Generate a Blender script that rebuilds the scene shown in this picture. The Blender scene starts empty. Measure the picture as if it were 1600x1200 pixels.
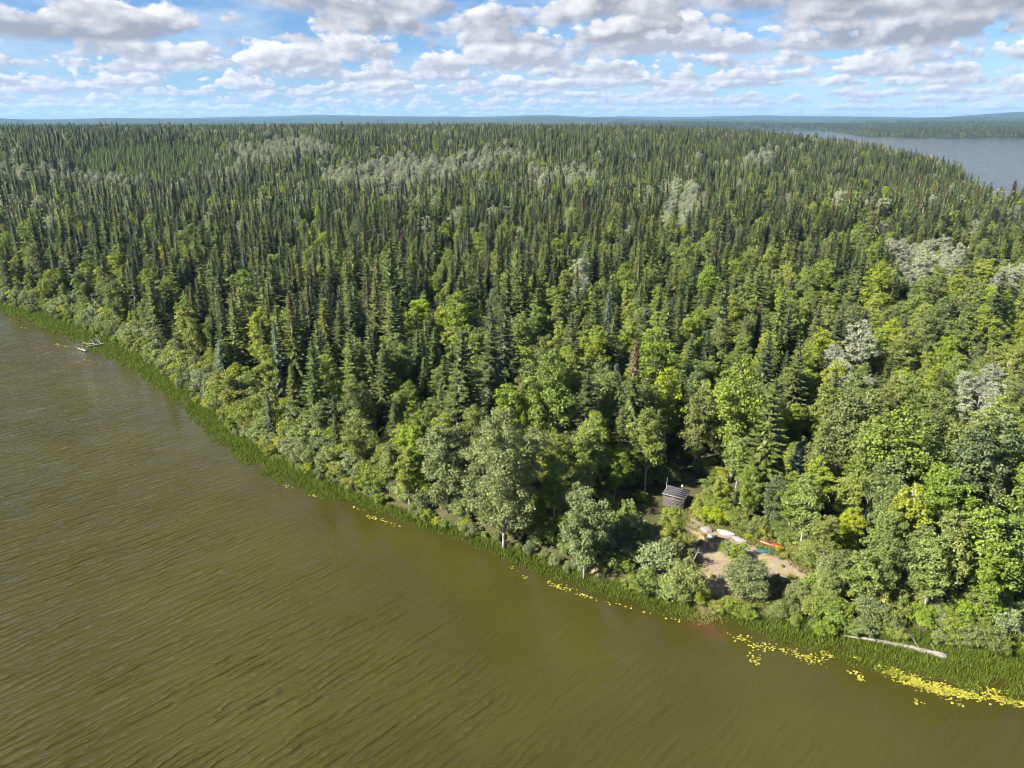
import bpy, math, random
import numpy as np
from mathutils import Vector
rng = np.random.default_rng(7)
random.seed(7)
scene = bpy.context.scene
COL = scene.collection
R = math.radians

# ------------------------------------------------------------------ camera
CAM_H = 55.0
PITCH = math.atan((600-187)/1109.0)
cam_d = bpy.data.cameras.new('camera'); cam = bpy.data.objects.new('camera', cam_d)
COL.objects.link(cam); scene.camera = cam
cam_d.sensor_width = 36.0; cam_d.lens = 36.0*1109/1600
cam_d.clip_start = 1.0; cam_d.clip_end = 90000
cam.location = (0, 0, CAM_H); cam.rotation_euler = (math.pi/2-PITCH, 0, 0)
CP, SP = math.cos(PITCH), math.sin(PITCH)

def ray(px, py):
    a, b = px-800.0, 600.0-py
    return np.array([a, 1109*CP+b*SP, -1109*SP+b*CP])
def w0(px, py, z=0.0):
    d = ray(px, py); t = (CAM_H-z)/-d[2]
    return (d[0]*t, d[1]*t)
def proj(x, y, z):
    dz = z-CAM_H
    dep = y*CP-dz*SP
    up = y*SP+dz*CP
    dep = np.where(dep < 1, 1, dep)
    return 800+1109*x/dep, 600-1109*up/dep, dep

# ------------------------------------------------------------------ sun, sky, exposure
SUN_TO = Vector((-0.90, -0.43, 0.80)).normalized()
SUN_EL = math.asin(SUN_TO.z)
sun_d = bpy.data.lights.new('sun', 'SUN'); sun = bpy.data.objects.new('sun', sun_d); COL.objects.link(sun)
sun_d.energy = 5.0; sun_d.angle = R(0.5); sun_d.color = (1, 0.95, 0.86)
sun.rotation_euler = SUN_TO.to_track_quat('Z', 'Y').to_euler()
sun.location = (0, 0, 300)
scene.view_settings.view_transform = 'Standard'; scene.view_settings.look = 'None'
scene.view_settings.exposure = 1.8; scene.view_settings.gamma = 1
scene.view_settings.use_curve_mapping = False
cy = scene.cycles
cy.use_denoising = True; cy.filter_width = 1.0; cy.max_bounces = 3; cy.diffuse_bounces = 1; cy.glossy_bounces = 1; cy.use_adaptive_sampling = True; cy.adaptive_threshold = 0.02
cy.transmission_bounces = 2; cy.transparent_max_bounces = 4; cy.volume_bounces = 0
cy.caustics_reflective = False; cy.caustics_refractive = False

class NT:
    """small helper to write node trees as expressions"""
    def __init__(s, tree): s.t = tree
    def n(s, typ, **kw):
        nd = s.t.nodes.new(typ)
        for k, v in kw.items(): setattr(nd, k, v)
        return nd
    def put(s, sock, v):
        if v is None: return
        if isinstance(v, bpy.types.NodeSocket): s.t.links.new(v, sock)
        else: sock.default_value = v
    def m(s, op, a, b=None, c=None, clamp=False):
        nd = s.n('ShaderNodeMath', operation=op); nd.use_clamp = clamp
        for i, v in enumerate((a, b, c)): s.put(nd.inputs[i], v)
        return nd.outputs[0]
    def ss(s, v, a, b, lo=0.0, hi=1.0):
        nd = s.n('ShaderNodeMapRange', interpolation_type='SMOOTHSTEP')
        for i, x in enumerate((v, a, b, lo, hi)): s.put(nd.inputs[i], x)
        return nd.outputs[0]
    def xyz(s, x, y, z):
        nd = s.n('ShaderNodeCombineXYZ')
        for i, v in enumerate((x, y, z)): s.put(nd.inputs[i], v)
        return nd.outputs[0]
    def noise(s, vec, scale, detail=4, rough=0.55, dist=0.0):
        nd = s.n('ShaderNodeTexNoise'); s.put(nd.inputs['Vector'], vec)
        nd.inputs['Scale'].default_value = scale; nd.inputs['Detail'].default_value = detail
        nd.inputs['Roughness'].default_value = rough; nd.inputs['Distortion'].default_value = dist
        return nd.outputs[0]
    def mix(s, f, a, b, blend='MIX'):
        nd = s.n('ShaderNodeMix', data_type='RGBA', blend_type=blend)
        s.put(nd.inputs[0], f); s.put(nd.inputs[6], a); s.put(nd.inputs[7], b)
        return nd.outputs[2]

world = bpy.data.worlds.new('World'); scene.world = world; world.use_nodes = True
def build_world():
    t = world.node_tree; t.nodes.clear(); g = NT(t)
    sky = g.n('ShaderNodeTexSky', sky_type='NISHITA'); sky.sun_disc = False
    sky.sun_elevation = SUN_EL; sky.sun_rotation = math.atan2(SUN_TO.x, SUN_TO.y)
    sky.air_density = 1.0; sky.dust_density = 0.15; sky.ozone_density = 2.0; sky.altitude = 700
    tc = g.n('ShaderNodeTexCoord')
    sp = g.n('ShaderNodeSeparateXYZ'); t.links.new(tc.outputs['Generated'], sp.inputs[0])
    x, y, z = sp.outputs
    hl = g.m('SQRT', g.m('ADD', g.m('MULTIPLY', x, x), g.m('ADD', g.m('MULTIPLY', y, y), 1e-6)))
    cx, cyy = g.m('DIVIDE', x, hl), g.m('DIVIDE', y, hl)
    el = g.m('MULTIPLY', g.m('ARCTAN2', z, hl), 180/math.pi)        # degrees above the horizon
    base = g.mix(1.0, sky.outputs[0], (.60, .84, 1.14, 1), 'MULTIPLY')
    cur = base
    # high thin veil
    veil = g.noise(g.xyz(g.m('MULTIPLY', cx, 9), g.m('MULTIPLY', cyy, 9), g.m('MULTIPLY', el, 0.5)), 1.0, 6, 0.6)
    cur = g.mix(g.m('MULTIPLY', g.ss(veil, 0.36, 0.72), 0.5), cur, (7.2, 7.8, 8.7, 1))
    # cumulus rows, farthest (lowest) first; each a flat base with billowing tops
    rows = [(0.25, 0.45, 48, .375), (0.6, 0.55, 38, .375), (1.05, 0.75, 31, .38), (1.55, 0.9, 25, .38), (2.1, 1.15, 21, .385),
            (2.75, 1.5, 17, .395), (3.4, 1.9, 14, .41), (4.2, 2.4, 11.5, .42), (5.1, 2.9, 9.5, .42), (6.2, 3.4, 8, .42), (7.4, 4.4, 6.4, .375),
            (10.5, 6.5, 4.2, .44)]
    for k, (e, hgt, S, thr) in enumerate(rows):
        off = k*7.31
        wob = g.noise(g.xyz(g.m('MULTIPLY', cx, S*.5), g.m('MULTIPLY', cyy, S*.5), off+3.3), 1.0, 2)
        e2 = g.m('ADD', g.m('MULTIPLY', g.m('SUBTRACT', wob, .5), e*0.55), e)
        v = g.m('DIVIDE', g.m('SUBTRACT', el, e2), hgt)
        px_, py_ = g.m('MULTIPLY', cx, S), g.m('MULTIPLY', cyy, S)
        vz = g.m('ADD', g.m('MULTIPLY', v, 0.8), off)
        n1 = g.noise(g.xyz(px_, py_, vz), 1.0, 7, 0.56)
        # the same field a little towards the sun: bright where the cloud thins towards it
        n2 = g.noise(g.xyz(g.m('SUBTRACT', px_, .11), py_, g.m('ADD', vz, .12)), 1.0, 4, 0.5)
        T = g.m('ADD', thr, g.m('MULTIPLY', g.m('MAXIMUM', v, 0.0), .17))
        edge = g.ss(g.m('SUBTRACT', n1, T), 0.0, 0.055)
        cut = g.ss(g.m('ADD', v, g.m('MULTIPLY', g.m('SUBTRACT', n1, .5), .7)), -0.10, 0.12)
        mask = g.m('MULTIPLY', g.m('MULTIPLY', edge, cut), 0.93)
        lit = g.m('ADD', g.ss(v, -0.05, 0.7, 0.0, 0.75), g.m('MULTIPLY', g.m('SUBTRACT', n1, n2), 5.5))
        lit = g.m('ADD', lit, 0.05, clamp=True)
        top = 9.6 if e > 2 else 9.0
        gb = 3.6 if e > 5 else 4.7
        col = g.mix(lit, (gb*.96, gb*1.0, gb*1.13, 1), (top, top*.99, top*.985, 1))
        # far rows sink into the pale air
        air = max(0.0, min(.32, .36-.10*e))
        col = g.mix(air, col, (6.3, 7.5, 8.9, 1))
        cur = g.mix(mask, cur, col)
    # broken cumulus deck overhead, seen from below
    zz = g.m('MAXIMUM', z, 0.05)
    P = g.xyz(g.m('DIVIDE', x, zz), g.m('DIVIDE', y, zz), 0.0)
    dk = g.noise(P, 1.15, 7, 0.56)
    dm = g.m('MULTIPLY', g.ss(dk, .53, .64), g.ss(el, 12, 22))
    dcol = g.mix(g.ss(dk, .5, .68), (9.0, 9.0, 9.1, 1), (5.2, 5.4, 6.0, 1))
    cur = g.mix(g.m('MULTIPLY', dm, .9), cur, dcol)
    cur = g.mix(1.0, cur, (.65, .65, .65, 1), 'MULTIPLY')
    bg = g.n('ShaderNodeBackground'); t.links.new(cur, bg.inputs[0]); bg.inputs[1].default_value = 0.05
    out = g.n('ShaderNodeOutputWorld'); t.links.new(bg.outputs[0], out.inputs[0])
build_world()
world.cycles.sampling_method = 'MANUAL'; world.cycles.sample_map_resolution = 512

# ------------------------------------------------------------------ tagging and mesh helpers
def tag(o, label=None, cat=None, group=None, kind=None):
    if label: o['label'] = label
    if cat: o['category'] = cat
    if group: o['group'] = group
    if kind: o['kind'] = kind
    return o
def empty(name, loc, rz=0.0, s=(1, 1, 1)):
    o = bpy.data.objects.new(name, None); COL.objects.link(o)
    o.location = loc; o.rotation_euler = (0, 0, rz); o.scale = s; o.empty_display_size = .2
    return o
def link(name, me, parent=None, loc=None):
    o = bpy.data.objects.new(name, me); COL.objects.link(o)
    if parent: o.parent = parent
    if loc is not None: o.location = loc
    return o
def np_mesh(name, V, F, mats, midx=None, attr=None, smooth=False):
    """V (n,3); F list of (array (m,k)) of equal-sided faces"""
    me = bpy.data.meshes.new(name)
    V = np.asarray(V, np.float32)
    if not isinstance(F, list): F = [F]
    loops = np.concatenate([f.reshape(-1) for f in F]).astype(np.int32)
    tot = np.concatenate([np.full(len(f), f.shape[1], np.int32) for f in F])
    st = np.concatenate([[0], np.cumsum(tot)[:-1]]).astype(np.int32)
    me.vertices.add(len(V)); me.vertices.foreach_set('co', V.ravel())
    me.loops.add(len(loops)); me.loops.foreach_set('vertex_index', loops)
    me.polygons.add(len(tot)); me.polygons.foreach_set('loop_start', st)
    me.polygons.foreach_set('loop_total', tot)
    for m_ in mats: me.materials.append(m_)
    if midx is not None: me.polygons.foreach_set('material_index', np.asarray(midx, np.int32))
    if smooth: me.polygons.foreach_set('use_smooth', np.ones(len(tot), bool))
    if attr:
        for k, (dom, a) in attr.items():
            at = me.attributes.new(k, 'FLOAT', dom); at.data.foreach_set('value', np.asarray(a, np.float32))
    me.update(calc_edges=True)
    return me
def unit(a): return a/np.maximum(np.linalg.norm(a, axis=-1, keepdims=True), 1e-9)
def diamonds(C, A, B):
    n = len(C)
    V = np.stack([C-A, C+B-A*.15, C+A, C-B-A*.15], 1).reshape(-1, 3)
    return V, np.arange(4*n).reshape(n, 4)
def tube(path, rad, k=6, cap=True):
    """tapered tube along a polyline -> V, F(quads)"""
    P = np.asarray(path, float); n = len(P)
    T = unit(np.gradient(P, axis=0))
    ref = np.array([0.31, 0.17, 0.93]) if abs(T[0][2]) < .8 else np.array([1., .1, 0])
    U = unit(np.cross(T, ref)); W = np.cross(T, U)
    a = np.linspace(0, 2*np.pi, k, endpoint=False)
    r = np.asarray(rad, float)[:, None, None]
    V = P[:, None]+r*(np.cos(a)[None, :, None]*U[:, None]+np.sin(a)[None, :, None]*W[:, None])
    V = V.reshape(-1, 3)
    i, j = np.meshgrid(np.arange(n-1), np.arange(k), indexing='ij')
    j2 = (j+1) % k
    F = np.stack([i*k+j, i*k+j2, (i+1)*k+j2, (i+1)*k+j], -1).reshape(-1, 4)
    if cap:
        V = np.vstack([V, P[0], P[-1]]); c0, c1 = n*k, n*k+1
        q = np.arange(k); q2 = (q+1) % k
        # caps as degenerate-free quads would need even k: fan pairs
        if k % 2 == 0:
            e = np.arange(0, k, 2)
            F = np.vstack([F, np.stack([np.full(len(e), c0), (e+2) % k, e+1, e], -1),
                           np.stack([np.full(len(e), c1), (n-1)*k+e, (n-1)*k+e+1, (n-1)*k+(e+2) % k], -1)])
    return V, F
def merge(parts):
    Vs, Fs, o = [], [], 0
    for V, F in parts:
        Vs.append(V); Fs.append(F+o); o += len(V)
    return np.vstack(Vs), np.vstack(Fs)
def box(x0, x1, y0, y1, z0, z1):
    V = np.array([[x, y, z] for z in (z0, z1) for y in (y0, y1) for x in (x0, x1)], float)
    F = np.array([[0, 2, 3, 1], [4, 5, 7, 6], [0, 1, 5, 4], [2, 6, 7, 3], [0, 4, 6, 2], [1, 3, 7, 5]])
    return V, F

# ------------------------------------------------------------------ materials
def new_mat(name):
    m = bpy.data.materials.new(name); m.use_nodes = True
    t = m.node_tree; t.nodes.clear()
    g = NT(t); out = g.n('ShaderNodeOutputMaterial'); b = g.n('ShaderNodeBsdfPrincipled')
    t.links.new(b.outputs[0], out.inputs[0])
    return m, g, b, out
def leaf_mat(name, col, vary=.45, hue=.03, transl=.28, leafvar=.55, spec=.25):
    m, g, b, out = new_mat(name)
    oi = g.n('ShaderNodeObjectInfo')
    at = g.n('ShaderNodeAttribute', attribute_name='tint')
    wn = g.n('ShaderNodeTexWhiteNoise', noise_dimensions='1D')
    g.put(wn.inputs['W'], g.m('MULTIPLY', oi.outputs['Random'], 91.7))
    hs = g.n('ShaderNodeHueSaturation'); hs.inputs['Color'].default_value = (*col, 1)
    g.put(hs.inputs['Hue'], g.m('ADD', .5, g.m('MULTIPLY', g.m('SUBTRACT', oi.outputs['Random'], .5), hue)))
    g.put(hs.inputs['Saturation'], g.m('ADD', .85, g.m('MULTIPLY', wn.outputs['Value'], .25)))
    val = g.m('ADD', 1-vary/2, g.m('MULTIPLY', wn.outputs['Value'], vary))
    lv = g.m('ADD', 1-leafvar/2, g.m('MULTIPLY', at.outputs['Fac'], leafvar))
    g.put(hs.inputs['Value'], g.m('MULTIPLY', val, lv))
    g.put(b.inputs['Base Color'], hs.outputs[0]); b.inputs['Roughness'].default_value = .55
    b.inputs['Specular IOR Level'].default_value = spec
    if transl:
        tr = g.n('ShaderNodeBsdfTranslucent')
        g.put(tr.inputs[0], g.mix(1.0, hs.outputs[0], (1.15, 1.2, .7, 1), 'MULTIPLY'))
        mx = g.n('ShaderNodeMixShader'); mx.inputs[0].default_value = transl
        g.t.links.new(b.outputs[0], mx.inputs[1]); g.t.links.new(tr.outputs[0], mx.inputs[2])
        g.t.links.new(mx.outputs[0], out.inputs[0])
    return m
def bark_mat(name, c1, c2, scale=6, stretch=(1, 1, .25), rough=.85, bump=.3):
    m, g, b, out = new_mat(name)
    tc = g.n('ShaderNodeTexCoord'); mp = g.n('ShaderNodeMapping'); mp.inputs['Scale'].default_value = stretch
    g.t.links.new(tc.outputs['Object'], mp.inputs[0])
    n = g.noise(mp.outputs[0], scale, 5, .6)
    g.put(b.inputs['Base Color'], g.mix(g.ss(n, .38, .62), (*c1, 1), (*c2, 1)))
    b.inputs['Roughness'].default_value = rough
    bp = g.n('ShaderNodeBump'); bp.inputs['Strength'].default_value = bump; bp.inputs['Distance'].default_value = .03
    g.put(bp.inputs['Height'], n); g.t.links.new(bp.outputs[0], b.inputs['Normal'])
    return m
MT = {}
MT['spruce_dark'] = leaf_mat('spruce_dark', (0.070, 0.088, 0.026), .5, .03, .10, .7)
MT['spruce_olive'] = leaf_mat('spruce_olive', (0.118, 0.14, 0.034), .45, .03, .12, .7)
MT['spruce_blue'] = leaf_mat('spruce_blue', (0.081, 0.110, 0.068), .4, .02, .08, .7)
MT['cones'] = leaf_mat('spruce_cones', (.085, .050, .026), .5, .02, .06, .7)
MT['pine'] = leaf_mat('young_pine', (0.118, 0.158, 0.034), .3, .02, .12, .5)
MT['leaf_mid'] = leaf_mat('leaf_mid', (0.155, 0.195, 0.034), .4, .03, .30, .6)
MT['leaf_bright'] = leaf_mat('leaf_bright', (0.205, 0.25, 0.038), .35, .03, .34, .6)
MT['leaf_olive'] = leaf_mat('leaf_olive', (0.122, 0.152, 0.046), .4, .03, .26, .6)
MT['leaf_pale'] = leaf_mat('leaf_pale', (0.25, 0.27, 0.175), .35, .02, .28, .6, .2)
MT['leaf_cotton'] = leaf_mat('leaf_cotton', (0.185, 0.228, 0.072), .3, .02, .34, .7, .2)
MT['leaf_willow'] = leaf_mat('leaf_willow', (0.175, 0.21, 0.066), .45, .03, .28, .6)
MT['leaf_grey'] = leaf_mat('leaf_grey', (0.165, 0.195, 0.09), .4, .03, .2, .6)
MT['leaf_yellow'] = leaf_mat('leaf_yellow', (0.24, 0.265, 0.035), .35, .03, .32, .6)
MT['leaf_rust'] = leaf_mat('leaf_rust', (.33, .17, .035), .3, .02, .25, .6)
MT['bark_spruce'] = bark_mat('bark_spruce', (0.049, 0.035, 0.027), (0.091, 0.070, 0.056))
MT['bark_aspen'] = bark_mat('bark_aspen', (0.253, 0.241, 0.207), (0.333, 0.321, 0.287), 5, (1, 1, 2.2))
MT['bark_grey'] = bark_mat('bark_grey', (0.180, 0.165, 0.143), (0.270, 0.255, 0.225))
MT['dead_wood'] = bark_mat('dead_wood', (0.190, 0.173, 0.155), (0.288, 0.270, 0.248), 8)
MT['drift'] = bark_mat('driftwood', (0.177, 0.144, 0.121), (0.262, 0.226, 0.197), 5, (.25, 1, 1), .8, .5)
MT['drift_cut'] = bark_mat('driftwood_end', (0.300, 0.217, 0.143), (0.390, 0.300, 0.217), 9)

# ------------------------------------------------------------------ the shape of the land
BANK = [(-160, 425), (-60, 455), (0, 476), (60, 492), (110, 508), (170, 533), (215, 560), (260, 590), (300, 622), (340, 660),
        (385, 695), (430, 722), (480, 745), (540, 772), (600, 795), (660, 815), (720, 836), (790, 862), (850, 882), (910, 903), (960, 920),
        (1020, 938), (1070, 950), (1098, 962), (1125, 960), (1180, 972), (1240, 984), (1300, 994), (1380, 1004), (1480, 1018), (1600, 1024), (1720, 1035)]
EDGE = [(-160, 440), (-60, 470), (0, 491), (50, 508), (100, 530), (140, 548), (165, 560), (205, 582), (255, 617), (290, 650), (330, 690),
        (380, 726), (430, 756), (480, 775), (540, 790), (600, 808), (660, 827), (720, 850), (790, 880), (850, 902), (910, 921), (960, 945),
        (1020, 962), (1070, 972), (1097, 962), (1130, 968), (1180, 993), (1240, 1013), (1300, 1034), (1380, 1056), (1480, 1082), (1600, 1106), (1720, 1125)]
bankw = [w0(*p) for p in BANK]; edgew = [w0(*p) for p in EDGE]
back = [(150, 60), (240, 95), (300, 170), (318, 250)]
back += [w0(*p) for p in [(1690, 356), (1620, 346), (1565, 338), (1530, 318), (1500, 303), (1519, 292), (1502, 282), (1440, 264), (1360, 250),
                          (1280, 239), (1150, 229), (1000, 224), (850, 221), (600, 218)]]
back += [(-2500, 2600), (-9000, 6000), (-9000, 1500), (-900, 330)]
LAND = np.array(bankw+back)
far = [w0(*p) for p in [(2400, 219), (2000, 218), (1600, 217), (1480, 216.6), (1400, 216), (1350, 214), (1322, 209), (1290, 205), (1240, 204.4),
                        (1100, 204.2), (900, 204), (500, 205)]]
FAR = np.array(far+[(-26000, 6000), (-26000, 26000), (26000, 26000), (26000, far[0][1])])
def sdist(P, poly):
    """signed distance to a polygon, positive inside"""
    P = np.asarray(P, float); best = np.full(len(P), 1e18); ins = np.zeros(len(P), bool)
    n = len(poly)
    for i in range(n):
        a, b = poly[i], poly[(i+1) % n]; e = b-a
        w = P-a; t = np.clip((w@e)/max(e@e, 1e-9), 0, 1)
        d = w-t[:, None]*e; best = np.minimum(best, (d*d).sum(1))
        c = (a[1] > P[:, 1]) != (b[1] > P[:, 1])
        xi = a[0]+(P[:, 1]-a[1])*e[0]/(e[1] if e[1] else 1e-9)
        ins ^= c & (P[:, 0] < xi)
    return np.where(ins, 1, -1)*np.sqrt(best)
def wav(x, y, s, k=0.):
    return (np.sin(x/s+1.7+k)*np.cos(y/s*1.13-.6+k)+.5*np.sin((x*.8+y*.6)/s*2.1+2.2+k)+.3*np.cos((x*.5-y*.9)/s*4.3+k))/1.8
def sstep(a, b, x):
    t = np.clip((x-a)/(b-a), 0, 1); return t*t*(3-2*t)
def height(P, full=False):
    P = np.atleast_2d(np.asarray(P, float)); x, y = P[:, 0], P[:, 1]; D = np.hypot(x, y)
    d1 = sdist(P, LAND); d2 = sdist(P, FAR)
    i1, i2 = np.maximum(d1, 0), np.maximum(d2, 0)
    z1 = 1.5*(1-np.exp(-i1/4.))+.010*np.minimum(i1, 300)+28*(1-np.exp(-i1/100.))*sstep(330, 900, D)
    z1 += wav(x, y, 38)*.9*sstep(8, 60, i1)+wav(x, y, 7)*.15*sstep(1, 8, i1)
    ridge = 8+27*sstep(3000, 9000, D)+np.maximum(0, x)/D*34*sstep(5000, 12000, D)
    z2 = 1.5*(1-np.exp(-i2/8))+22*(1-np.exp(-i2/420.))*(.75+.35*wav(x, y, 330))+ridge*(1-np.exp(-i2/2200.))*(1+.95*wav(x, y, 1700, .7)+.25*wav(x, y, 520))
    z2 += wav(x, y, 60)*2.0*sstep(50, 300, i2)
    th = np.arctan2(x, y)                                   # two long uneven hill chains, about 7 and 12 km away
    z2 += np.exp(-((D-7000)/1100)**2)*(16+13*np.sin(th*11+1)+8*np.sin(th*27+.4)+4*np.sin(th*61))*(i2 > 0)
    z2 += np.exp(-((D-12000)/1900)**2)*(40+16*np.sin(th*8+2.4)+12*np.sin(th*21+1)+7*np.sin(th*47)+14*np.clip(th, -.3, .7))*(i2 > 0)
    zl = -np.minimum(2.2, .10*np.minimum(-np.minimum(d1, 0), -np.minimum(d2, 0)))-.02
    z = np.where(d1 > 0, z1, np.where(d2 > 0, z2, zl))
    if full: return z, d1, d2
    return z
def ground(px, py):
    """pixel -> the point of the land it looks at"""
    d = ray(px, py); d = d/np.linalg.norm(d)
    ts = np.geomspace(40, 6000, 900)
    Q = np.array([0, 0, CAM_H])+ts[:, None]*d
    hz = np.maximum(height(Q[:, :2]), 0); k = int(np.argmax(Q[:, 2] < hz))
    a, b = ts[max(k-1, 0)], ts[k]
    for _ in range(14):
        c = (a+b)/2; q = np.array([0, 0, CAM_H])+c*d
        if q[2] < max(height(q[None, :2])[0], 0): b = c
        else: a = c
    q = np.array([0, 0, CAM_H])+b*d
    q[2] = height(q[None, :2])[0]
    return q

def inpoly(px, py, poly):
    return sdist(np.stack([np.ravel(px), np.ravel(py)], 1), np.array(poly, float))
CLEAR_PX = [(1078, 802), (1092, 800), (1104, 818), (1150, 838), (1192, 856), (1230, 872), (1262, 890), (1270, 908), (1240, 915), (1205, 926), (1150, 935),
            (1118, 940), (1100, 962), (1090, 958), (1085, 935), (1050, 915), (985, 905), (980, 893), (1045, 893), (1078, 880), (1084, 850), (1074, 828)]
CLEARW = np.array([ground(*p)[:2] for p in CLEAR_PX])
SPOTS = [(812, 772, 4.5, 2.2), (952, 888, 3.0, 2.0), (392, 618, 3., 2.), (462, 652, 3.0, 2.0), (1252, 902, 3, 2)]
SPOTW = [(ground(a, b)[:2], r, r2) for a, b, r, r2 in SPOTS]

# ground and water sheets (polar grids, fine where the camera looks)
ang = np.concatenate([np.arange(-180, -52, 6.), np.arange(-52, 52, .35), np.arange(52, 180, 6.)])
rad = np.concatenate([[0.5, 15, 30], np.geomspace(42, 420, 240), np.geomspace(426, 18500, 190)])
def polar(r, a):
    A, Rr = np.meshgrid(np.radians(a), r)
    P = np.stack([Rr.ravel()*np.sin(A.ravel()), Rr.ravel()*np.cos(A.ravel())], 1)
    nr, na = len(r), len(a)
    i, j = np.meshgrid(np.arange(nr-1), np.arange(na), indexing='ij'); j2 = (j+1) % na
    F = np.stack([i*na+j, i*na+j2, (i+1)*na+j2, (i+1)*na+j], -1).reshape(-1, 4)[:, ::-1]
    return P, F
P, F = polar(rad, ang)
z, d1, d2 = height(P, True)
clear = sstep(-1.2, 1.0, sdist(P, CLEARW)+wav(P[:, 0], P[:, 1], 1.3)*.6)
for c, r, r2 in SPOTW:
    clear = np.maximum(clear, sstep(1.3, .5, np.hypot((P[:, 0]-c[0])/r, (P[:, 1]-c[1])/r2)+wav(P[:, 0], P[:, 1], .9)*.25))
canopy = sstep(1300, 2000, np.hypot(P[:, 0], P[:, 1]))
def ground_mat():
    m, g, b, out = new_mat('forest_floor')
    geo = g.n('ShaderNodeNewGeometry')
    n1 = g.noise(geo.outputs['Position'], .45, 5, .6); n2 = g.noise(geo.outputs['Position'], 3.2, 5, .65)
    floor = g.mix(g.ss(n1, .35, .65), (.030, .036, .012, 1), (.070, .058, .030, 1))
    floor = g.mix(g.m('MULTIPLY', n2, .5), floor, (.10, .10, .035, 1))
    dirt = g.mix(g.ss(n2, .3, .7), (.172, .130, .090, 1), (.232, .182, .130, 1))
    dirt = g.mix(g.ss(n1, .50, .72, 0, .55), dirt, (.30, .27, .10, 1))
    a = g.n('ShaderNodeAttribute', attribute_name='clear'); c = g.n('ShaderNodeAttribute', attribute_name='canopy')
    col = g.mix(a.outputs['Fac'], floor, dirt)
    f1 = g.noise(geo.outputs['Position'], .012, 5, .6); f2 = g.noise(geo.outputs['Position'], .09, 3, .6)
    fc = g.mix(g.ss(f1, .40, .62), (.024, .042, .018, 1), (.060, .082, .030, 1))
    fc = g.mix(g.ss(f2, .4, .7, 0, .6), fc, (.018, .030, .014, 1))
    col = g.mix(c.outputs['Fac'], col, fc)
    g.put(b.inputs['Base Color'], col); b.inputs['Roughness'].default_value = .95; b.inputs['Specular IOR Level'].default_value = .1
    bp = g.n('ShaderNodeBump'); bp.inputs['Strength'].default_value = .5; bp.inputs['Distance'].default_value = .12
    g.put(bp.inputs['Height'], n2); g.t.links.new(bp.outputs[0], b.inputs['Normal'])
    return m
gm = np_mesh('ground', np.column_stack([P, z]), F, [ground_mat()], attr={'clear': ('POINT', clear), 'canopy': ('POINT', canopy)}, smooth=True)
tag(link('ground', gm), kind='structure')

def water_mat():
    m, g, b, out = new_mat('lake_water')
    geo = g.n('ShaderNodeNewGeometry'); pos = geo.outputs['Position']
    sh = g.n('ShaderNodeAttribute', attribute_name='shore').outputs['Fac']
    red = g.n('ShaderNodeAttribute', attribute_name='silt').outputs['Fac']
    n0 = g.noise(pos, .045, 4, .55); n1 = g.noise(pos, .6, 4, .6)
    col = g.mix(g.ss(n0, .35, .68), (.0335, .0305, .0056, 1), (.0415, .0385, .0071, 1))
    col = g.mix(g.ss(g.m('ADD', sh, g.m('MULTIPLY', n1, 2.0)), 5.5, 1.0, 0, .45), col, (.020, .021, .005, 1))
    col = g.mix(g.m('MULTIPLY', red, g.ss(n1, .25, .7)), col, (.065, .030, .011, 1))
    g.put(b.inputs['Base Color'], col)
    b.inputs['Roughness'].default_value = .07; b.inputs['IOR'].default_value = 1.38
    # wind waves: crests run up to the right
    mp = g.n('ShaderNodeMapping', vector_type='TEXTURE'); mp.inputs['Rotation'].default_value = (0, 0, R(40))
    g.t.links.new(pos, mp.inputs[0])
    sx = g.n('ShaderNodeSeparateXYZ'); g.t.links.new(mp.outputs[0], sx.inputs[0])
    def train(lam, turn, wob, seed, sharp=2.2):
        """one set of wind waves: wavelength, turn off the main direction, how far crests wander"""
        v = g.m('ADD', g.m('MULTIPLY', sx.outputs[1], math.cos(turn)), g.m('MULTIPLY', sx.outputs[0], math.sin(turn)))
        q = g.n('ShaderNodeMapping'); q.inputs['Scale'].default_value = (.30/lam, .55/lam, 1); q.inputs['Location'].default_value = (seed, seed*2.3, 0)
        g.t.links.new(mp.outputs[0], q.inputs[0])
        ph = g.m('ADD', g.m('MULTIPLY', v, 2*math.pi/lam), g.m('MULTIPLY', g.noise(q.outputs[0], 1.0, 3, .55), wob))
        h = g.m('POWER', g.m('ADD', .5, g.m('MULTIPLY', g.m('SINE', ph), .5)), sharp)
        q2 = g.n('ShaderNodeMapping'); q2.inputs['Scale'].default_value = (.16/lam, .30/lam, 1); q2.inputs['Location'].default_value = (seed*5, seed, 0)
        g.t.links.new(mp.outputs[0], q2.inputs[0])
        return g.m('MULTIPLY', h, g.ss(g.noise(q2.outputs[0], 1.0, 2, .5), .32, .66, .08, 1.0))
    w1, w2, w3 = train(1.6, .05, 8, 3.1), train(.95, -.13, 9, 8.7), train(.5, .22, 10, 5.2)
    calm = g.n('ShaderNodeAttribute', attribute_name='fetch').outputs['Fac']
    hsum = g.m('ADD', g.m('MULTIPLY', w1, .10), g.m('ADD', g.m('MULTIPLY', w2, .062), g.m('MULTIPLY', w3, .022)))
    gust = g.ss(g.noise(pos, .022, 3, .5), .3, .7, .55, 1.0)
    hsum = g.m('MULTIPLY', hsum, g.m('MULTIPLY', gust, g.m('ADD', .10, g.m('MULTIPLY', calm, .90))))
    bp = g.n('ShaderNodeBump'); bp.inputs['Strength'].default_value = 1.0; bp.inputs['Distance'].default_value = 3.0
    g.put(bp.inputs['Height'], hsum); g.t.links.new(bp.outputs[0], b.inputs['Normal'])
    return m
silt = np.zeros(len(P))
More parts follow.
